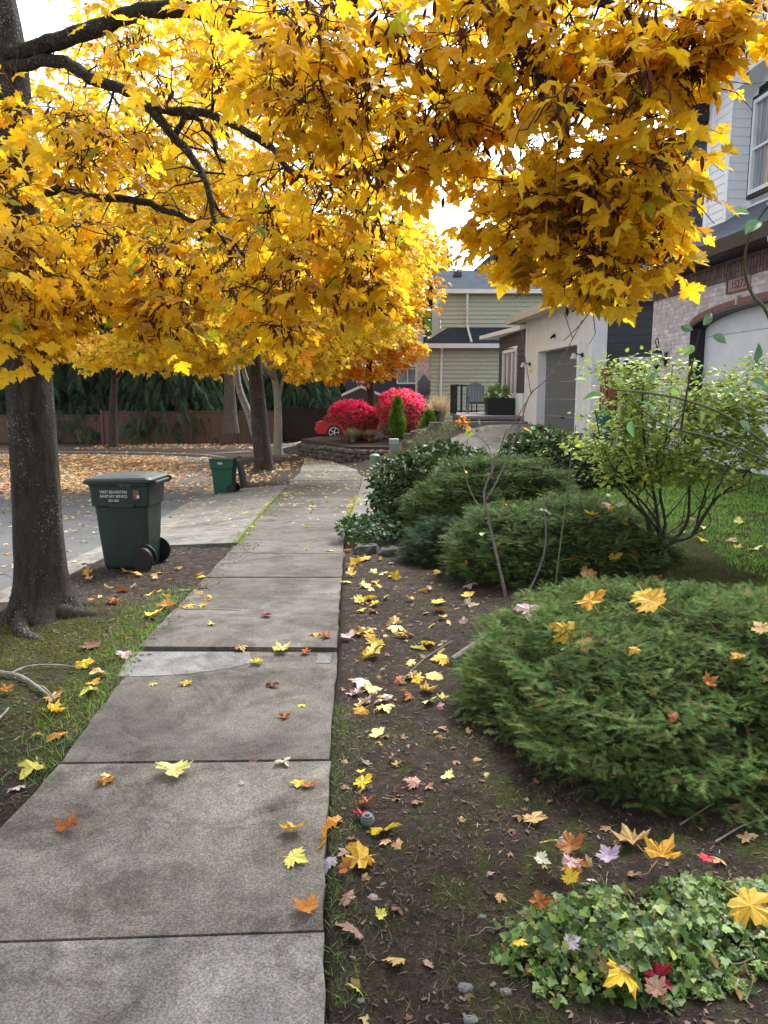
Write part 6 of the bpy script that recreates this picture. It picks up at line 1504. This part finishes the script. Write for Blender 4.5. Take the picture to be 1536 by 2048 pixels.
def band():
    t = rng.random() ** 1.3; py = 1095 + 330 * t; return 690 + (30 + 250 * rng.random() ** 1.5 * (1 - .35 * t)), py
rand_leaves(74, band, ['y', 'py', 'g', 't', 'w', 'ob', 'p'], [5, 5, 2, 2, 1, 1, 1], .115, 'scattered on the dark bank right of the walk', 'small leaves scattered on the bank', .012, .4)
rand_leaves(20, reg(715, 1120, 28, 50), ['y', 'g', 'py'], [3, 2, 2], .12, 'in the drift at the walk edge below the broadleaf shrub', 'leaves drifted at the walk edge', .015, .4)
rand_leaves(30, reg(300, 1180, 130, 40), ['y', 't', 'g', 'w', 'ob'], [3, 3, 2, 1, 1], .11, 'on the bare soil between trunk and closed bin', 'leaves around the closed bin', .012, .3)
rand_leaves(26, reg(560, 1040, 140, 75), ['y', 'py', 'w', 't'], [3, 3, 2, 1], .10, 'on the far part of the walk before the open bin', 'leaves on the far walk', .004, .12)
rand_leaves(26, reg(1330, 1085, 190, 45), ['y', 'py', 't', 'w', 'ob'], [4, 3, 2, 1, 1], .11, 'on the mossy ground behind the big yew', 'leaves on the mossy ground', .012, .25)
rand_leaves(14, reg(1080, 1060, 180, 60), ['y', 't', 'ob', 'w', 'g'], [3, 2, 2, 1, 1], .11, 'caught on the dark middle yews', 'leaves caught on the dark yews', .115, .3)
rand_leaves(10, reg(800, 1700, 130, 260), ['t', 'pb', 'w'], [2, 2, 1], .045, 'crumbled on the soil bank near the camera', 'leaf scraps on the near bank', .006, .3)
# things too many to count
def surf_scatter(n, xf, temps, size, cols, wts, name, mat, lab, cat, up=0.0, lift=.004, bv=None, jit=.15, flat=True):
    L, D, N = [], [], []
    for _ in range(n):
        x, y = xf()
        h_, nn = drop(x, y, bv)
        L.append(np.array(h_) + [0, 0, lift]); D.append([rng.normal(), rng.normal(), (up if not flat else .1 * rng.normal())]); N.append(np.array(nn) + .25 * rng.normal(size=3))
    n = len(L); V, F_, Cc = scatter(temps, L, D, N, size * (.55 + .9 * rng.random(n)), pal(n, cols, wts, jit)); return stuff(mk(name, V, F_, mat, None, Cc), lab, cat)
def road_xy():
    while True:
        y = 15.5 + 21.5 * rng.random(); x = float(xk(y)) - .25 - 20 * rng.random() ** 1.2
        d = np.interp(y, [15.5, 18.5, 20.5, 32, 34.5, 37], [.03, .25, 1, 1, .75, .5]) * np.interp(x - float(xk(y)), [-20, -3.2, -1.6, 0], [1, 1, .35, .25])
        if rng.random() < d * (.55 + .9 * float(vnoise(x, y, .7, 2) + .5)): return x, y
LT = [(.62, .34, .12), (.70, .46, .20), (.52, .24, .07), (.74, .58, .32), (.40, .19, .08)]
surf_scatter(14000, road_xy, MAPLES_FAR, .125, LT, [4, 3, 2, 2, 1], 'leaf_litter', mt_litter, 'carpet of tan and orange leaves over the far road', 'leaf litter', lift=.012)
def walk_xy():
    y = 11 + 21 * rng.random() ** .9; return float(xl(y)) - 1.2 + (float(xr(y)) - float(xl(y)) + 1.6) * rng.random(), y
surf_scatter(520, walk_xy, MAPLES_FAR, .065, [(.62, .46, .10), (.66, .56, .28), (.5, .3, .1)], [3, 2, 1], 'leaf_litter', mt_litter, 'small leaves strewn over the far walk', 'leaf litter', lift=.008)
surf_scatter(420, lambda: (float(xk(8)) - .3 - 5 * rng.random(), 5 + 12 * rng.random()), MAPLES_FAR, .07, [(.55, .48, .25), (.66, .56, .28), (.5, .3, .1)], [2, 2, 1], 'leaf_litter', mt_litter, 'sparse leaves on the near asphalt', 'leaf litter', lift=.008)
surf_scatter(900, lambda: (-16 + 14 * rng.random(), 38.6 + 7 * rng.random()), MAPLES_FAR, .09, LT, [2, 2, 2, 2, 2], 'leaf_litter', mt_litter, 'leaves on the mulch below the fence', 'leaf litter', lift=.03)
surf_scatter(420, lambda: (-5.0 + 1.9 * rng.random() , 20.5 + 8 * rng.random()), MAPLES_FAR, .08, LT, [1, 2, 1, 3, 1], 'leaf_litter', mt_litter, 'leaves over the dirt round the leaning trunk', 'leaf litter', lift=.02)
surf_scatter(300, lambda: (-3.3 + 5 * rng.random(), 28.6 + 4 * rng.random()), MAPLES_FAR, .08, LT, [1, 2, 1, 3, 1], 'leaf_litter', mt_litter, 'leaves strewn in the stone walled bed', 'leaf litter', lift=.01)
STRAW = [(np.array([(-.035, 0, 0), (.035, 0, 0), (.02, .55, .05), (.05, 1, 0), (.09, .55, .05)]) , np.array([(0, 1, 4), (0, 4, 2), (2, 4, 3)])), (np.array([(-.03, 0, 0), (.03, 0, 0), (.0, 1, .02)]), np.array([(0, 1, 2)]))]
def bank_xy():
    y = 1.4 + 7.2 * rng.random() ** 1.3; return float(xr(y)) + .04 + 2.3 * rng.random() ** 1.1, y
STC = [(.14, .09, .055), (.22, .155, .10), (.08, .05, .034), (.36, .28, .19)]
surf_scatter(11000, bank_xy, STRAW, .030, STC, [4, 2, 4, .7], 'needle_litter', mt_litter, 'brown needles and twigs littering the bank', 'litter', jit=.2)
surf_scatter(4200, lambda: (float(xk(5)) + .1 + 1.45 * rng.random(), 2.2 + 6.4 * rng.random()), STRAW, .045, STC, [4, 2, 4, .7], 'needle_litter', mt_litter, 'brown needles littering the strip by the kerb', 'litter', jit=.2)
CHIP = [(np.array([(-.3, 0, 0), (.25, .05, .05), (.3, .9, .02), (-.2, 1, .08)]), np.array([(0, 1, 2), (0, 2, 3)])), (np.array([(-.2, 0, .05), (.2, -.05, 0), (.1, 1, .1), (-.3, .6, .02)]), np.array([(0, 1, 2), (0, 2, 3)]))]
surf_scatter(3800, bank_xy, CHIP, .016, [(.05, .034, .026), (.10, .07, .05), (.16, .115, .085), (.024, .018, .014)], [3, 3, 1, 3], 'bark_crumbs', mt_litter, 'dark bark crumbs over the bank', 'litter', jit=.25)
surf_scatter(4200, lambda: (float(xk(5)) + .1 + 1.45 * rng.random(), 2.0 + 7 * rng.random()), CHIP, .02, [(.05, .034, .026), (.10, .07, .05), (.024, .018, .014)], [3, 2, 3], 'bark_crumbs', mt_litter, 'dark bark crumbs on the strip by the kerb', 'litter', jit=.25)
surf_scatter(420, bank_xy, MAPLES_FAR, .034, [(.30, .17, .08), (.20, .10, .05), (.45, .33, .16), (.36, .25, .2)], [3, 3, 1, 1], 'leaf_litter', mt_litter, 'crumbled brown leaf bits over the bank', 'leaf litter', lift=.008)
BLADE = [(np.array([(-.035, 0, 0), (.035, 0, 0), (.028, .5, .0), (-.028, .5, 0), (0, 1, -.12 * s_)]), np.array([(0, 1, 2), (0, 2, 3), (3, 2, 4)])) for s_ in (1, 3, -2)]
def blades(n, xf, h, cols, wts, name, lab, cat, lean=.45, mat=None, wd=1.0):
    L, D, N = [], [], []
    for _ in range(n):
        q = xf()
        if q is None: continue
        p, nn = drop(*q); L.append(np.array(p) - [0, 0, .004]); D.append([lean * rng.normal(), lean * rng.normal(), 1]); N.append([rng.normal(), rng.normal(), .1])
    n = len(L); tt = [(v * np.array([wd, 1, 1]), f) for v, f in BLADE]
    V, F_, Cc = scatter(tt, L, D, N, h * (.5 + .8 * rng.random(n)), pal(n, cols, wts)); return stuff(mk(name, V, F_, mat or mt_green, None, Cc), lab, cat)
GR = [(.14, .33, .045), (.19, .40, .06), (.10, .25, .04), (.28, .42, .09)]
def lawn_xy():
    while True:
        x, y = 2.5 + 4.4 * rng.random(), 5.2 + 5.2 * rng.random()
        if x > 2.72 + .16 * (6.4 - y) + .10 * math.sin(y * 3): return x, y
blades(46000, lawn_xy, .040, [(.20, .42, .05), (.26, .48, .07), (.14, .32, .045), (.34, .48, .10)], [4, 3, 3, 1], 'lawn_grass', 'bright green mown lawn before the brick house', 'grass', .45, wd=1.9)
MS = [(.13, .145, .026), (.19, .19, .04), (.09, .10, .022), (.26, .24, .07)]
def moss_xy():
    while True:
        x, y = float(xk(4)) + .02 + 1.5 * rng.random(), 3.2 + 2.5 * rng.random()
        if vnoise(x, y, 2.2, 5) + .5 * vnoise(x, y, 7, 6) + .22 - .25 * abs(y - 4.6) > -.05 and x < float(xl(y)) - .01: return x, y
blades(15000, moss_xy, .03, MS, [3, 3, 2, 1], 'moss', 'yellow green moss and short grass round the trunk foot', 'moss', .9, wd=1.5)
blades(1500, lambda: (float(xl(y_ := 3 + 3.4 * rng.random())) - .28 * rng.random() ** 2, y_), .06, GR, [2, 3, 1, 2], 'grass', 'ragged grass along the left edge of the walk', 'grass', .7, wd=.7)
def moss2():
    while True:
        x, y = 2.0 + 2.6 * rng.random(), 4.9 + 4.6 * rng.random()
        if x < 2.85 + .16 * (6.4 - y) and vnoise(x, y, 2.5, 5) > -.3: return x, y
blades(12000, moss2, .028, [(.11, .14, .03), (.16, .18, .045), (.08, .10, .025)], [3, 2, 2], 'moss', 'mossy ground between lawn and yews', 'moss', .9, wd=1.5)
def tuft_xy():
    for _ in range(60):
        y = 1.45 + 2.2 * rng.random(); x = float(xr(y)) + .03 + 1.5 * rng.random()
        if vnoise(x, y, 3.2, 9) + .5 * vnoise(x, y, 9, 4) > .05 + .22 * (y - 1.5) / 2: return x, y
blades(8500, tuft_xy, .035, [(.06, .09, .03), (.10, .13, .04), (.17, .16, .08), (.26, .22, .12)], [3, 3, 2, 1], 'grass', 'thin sparse grass on the near bank', 'grass', .9, wd=.55)
blades(1000, lambda: (float(xr(y_ := 1.6 + 2.2 * rng.random())) + .02 + .12 * rng.random() ** 2, y_), .04, GR, [2, 2, 2, 1], 'grass', 'grass fringe along the right edge of the walk', 'grass', .9, wd=.55)
def crack_xy():
    y = 8.8 + 8 * rng.random() ** 1.4; return float(xl(y)) + .03 * rng.normal(), y
L = []; 
blades(900, crack_xy, .06, [(.25, .34, .06), (.18, .28, .05), (.4, .42, .1)], [2, 2, 1], 'crack_weeds', 'weeds growing in the seam beside the concrete apron', 'weeds', .8, wd=1.6)
blades(500, lambda: (float(xr(y_ := 10.5 + 5 * rng.random())) + .03 * rng.normal(), y_), .07, [(.3, .36, .06), (.5, .46, .1)], [1, 1], 'crack_weeds', 'yellowed weeds along the seam on the right of the walk', 'weeds', .8, wd=1.6)
def bed_xy(): return .1 + 2.3 * rng.random(), 21.8 + 3.8 * rng.random()
blades(4200, bed_xy, .17, [(.12, .15, .08), (.17, .19, .11), (.09, .10, .06), (.16, .12, .08)], [2, 1, 1, 1], 'ground_cover', 'low green ground cover behind the utility pedestals', 'ground cover', .6, wd=1.2)

# small single things
p, _ = hit(735, 1648); sb = MB(); c = np.array(p) + [0, 0, .018]
for k_ in range(7): z = -.024 + .008 * k_; r_ = math.sqrt(max(.0001, .026 ** 2 - z * z)); sb.lathe([(r_ * .93, z - .0035), (r_ * 1.03, z - .001), (r_ * 1.03, z + .001), (r_ * .93, z + .0035)], c, 18)
tag(sb.make('ribbed_ball', noisy('grey_ball', (.07, .085, .085), (.16, .18, .18), 30, .6)), 'small ribbed grey ball on the soil touching a red leaf', 'ball')
p, nn = hit(1018, 1340, BV2); rb = MB(); rock(rb, np.array(p) + np.array(nn) * .04, (.022, .022, .022), 4); tag(rb.make('green_fruit', noisy('fruit_skin', (.26, .34, .09), (.36, .42, .14), 30, .5), smooth=True), 'round pale green fruit resting on the left side of the big yew', 'fruit')
lg = MB(); a, b_ = hit(905, 1330)[0], hit(985, 1290)[0]; lg.tube(smooth_path([np.array(a) + [0, 0, .03], (np.array(a) + np.array(b_)) / 2 + [0, 0, .045], np.array(b_) + [0, 0, .05]], 12), (.022, .034), 9, True, .15); tag(lg.make('log', noisy('grey_wood', (.10, .09, .08), (.24, .22, .20), 8, .9, .5, stretch=(1, 6, 6))), 'weathered grey piece of wood lying left of the big yew', 'log')
fb = MB()
for lst, r0 in (([(-60, 1352), (0, 1353), (40, 1360), (75, 1382), (100, 1402)], (.013, .007)), ([(20, 1356), (60, 1340), (120, 1338), (165, 1345)], (.006, .003)), ([(-10, 1455), (10, 1435), (18, 1425)], (.008, .004)), ([(75, 1380), (90, 1385), (112, 1408)], (.007, .003))):
    P = [np.array(hit(max(px, -60), py)[0]) + [0, 0, .025] for px, py in lst]; fb.tube(smooth_path(P, 16), r0, 6, True, .15)
tag(fb.make('fallen_branch', noisy('dead_branch', (.15, .13, .11), (.33, .30, .27), 20, .9, .4)), 'pale dead forked branch lying on the moss at the left', 'branch')
fb = MB(); P = [np.array(hit(px, py)[0]) + [0, 0, .006] for px, py in ((368, 1219), (420, 1219), (482, 1222))]; fb.tube(smooth_path(P, 8), (.005, .003), 5, True); tag(fb.make('stick', noisy('stick_wood', (.28, .23, .17), (.4, .34, .26), 20)), 'thin straight stick lying across the lifted slab', 'stick')
for lst, lb in ((((800, 1370), (850, 1320), (905, 1285)), 'thin grey twig slanting over the bank by the log'), (((1360, 1655), (1430, 1610), (1500, 1570)), 'bare twig poking from under the right side of the yew'), (((1430, 1690), (1490, 1655), (1545, 1640)), 'forked dead twig on dark soil at the right edge')):
    fb = MB(); P = [np.array(hit(px, py)[0]) + [0, 0, .012] for px, py in lst]; fb.tube(smooth_path(P, 10), (.004, .0025), 5, True, .1); tag(fb.make('twig', noisy('twig_wood', (.12, .10, .085), (.26, .22, .19), 20)), lb, 'twig', 'twigs on the ground')
for px, py, w_, lb in ((735, 1108, .15, 'mossy grey rock at the walk edge below the broadleaf shrub'), (778, 1112, .13, 'smaller mossy rock right of the larger one below the broadleaf shrub')):
    p, _ = hit(px, py); rb = MB(); rock(rb, np.array(p) + [0, .05, .0], (w_, w_ * .8, w_ * .62), px); tag(rb.make('rock', m_bark('mossy_rock', (.05, .048, .042), (.16, .155, .14), (1, 1, 1), .4, 12)), lb, 'rock', 'rocks edging the bank')
for px, py, w_, lb in ((930, 1978, .022, 'pale pebble on the soil left of the ivy, near the bottom'), (1012, 1985, .016, 'small pale pebble right of another near the bottom edge'), (722, 2002, .012, 'tiny pale pebble below the lemon leaf'), (940, 2040, .02, 'grey pebble at the bottom edge'), (965, 1835, .014, 'grey pebble at the left side of the ivy')):
    p, _ = hit(px, min(py, 2040)); rb = MB(); rock(rb, np.array(p), (w_, w_ * .7, w_ * .5), px); tag(rb.make('pebble', noisy('pebble_stone', (.11, .105, .098), (.20, .195, .185), 30, .8)), lb, 'pebble', 'pebbles on the soil')
print('individual leaves', n_leaf[0])

for x, y, w_, lb in ((1.15, 24.6, .30, 'dark rock on the slope right of the taller utility post'), (1.6, 23.9, .26, 'dark rock on the slope below the black pot'), (.9, 25.6, .28, 'dark rock between the two arborvitae'), (1.9, 24.9, .24, 'dark rock at the top of the slope near the black pot'), (.75, 23.8, .2, 'smallest dark rock on the slope by the taller utility post')):
    p, _ = drop(x, y); rb = MB(); rock(rb, np.array(p) + [0, 0, .03], (w_, w_ * .8, w_ * .6), int(x * 100)); tag(rb.make('rock', mt_stone), lb, 'rock', 'rocks on the planted slope')
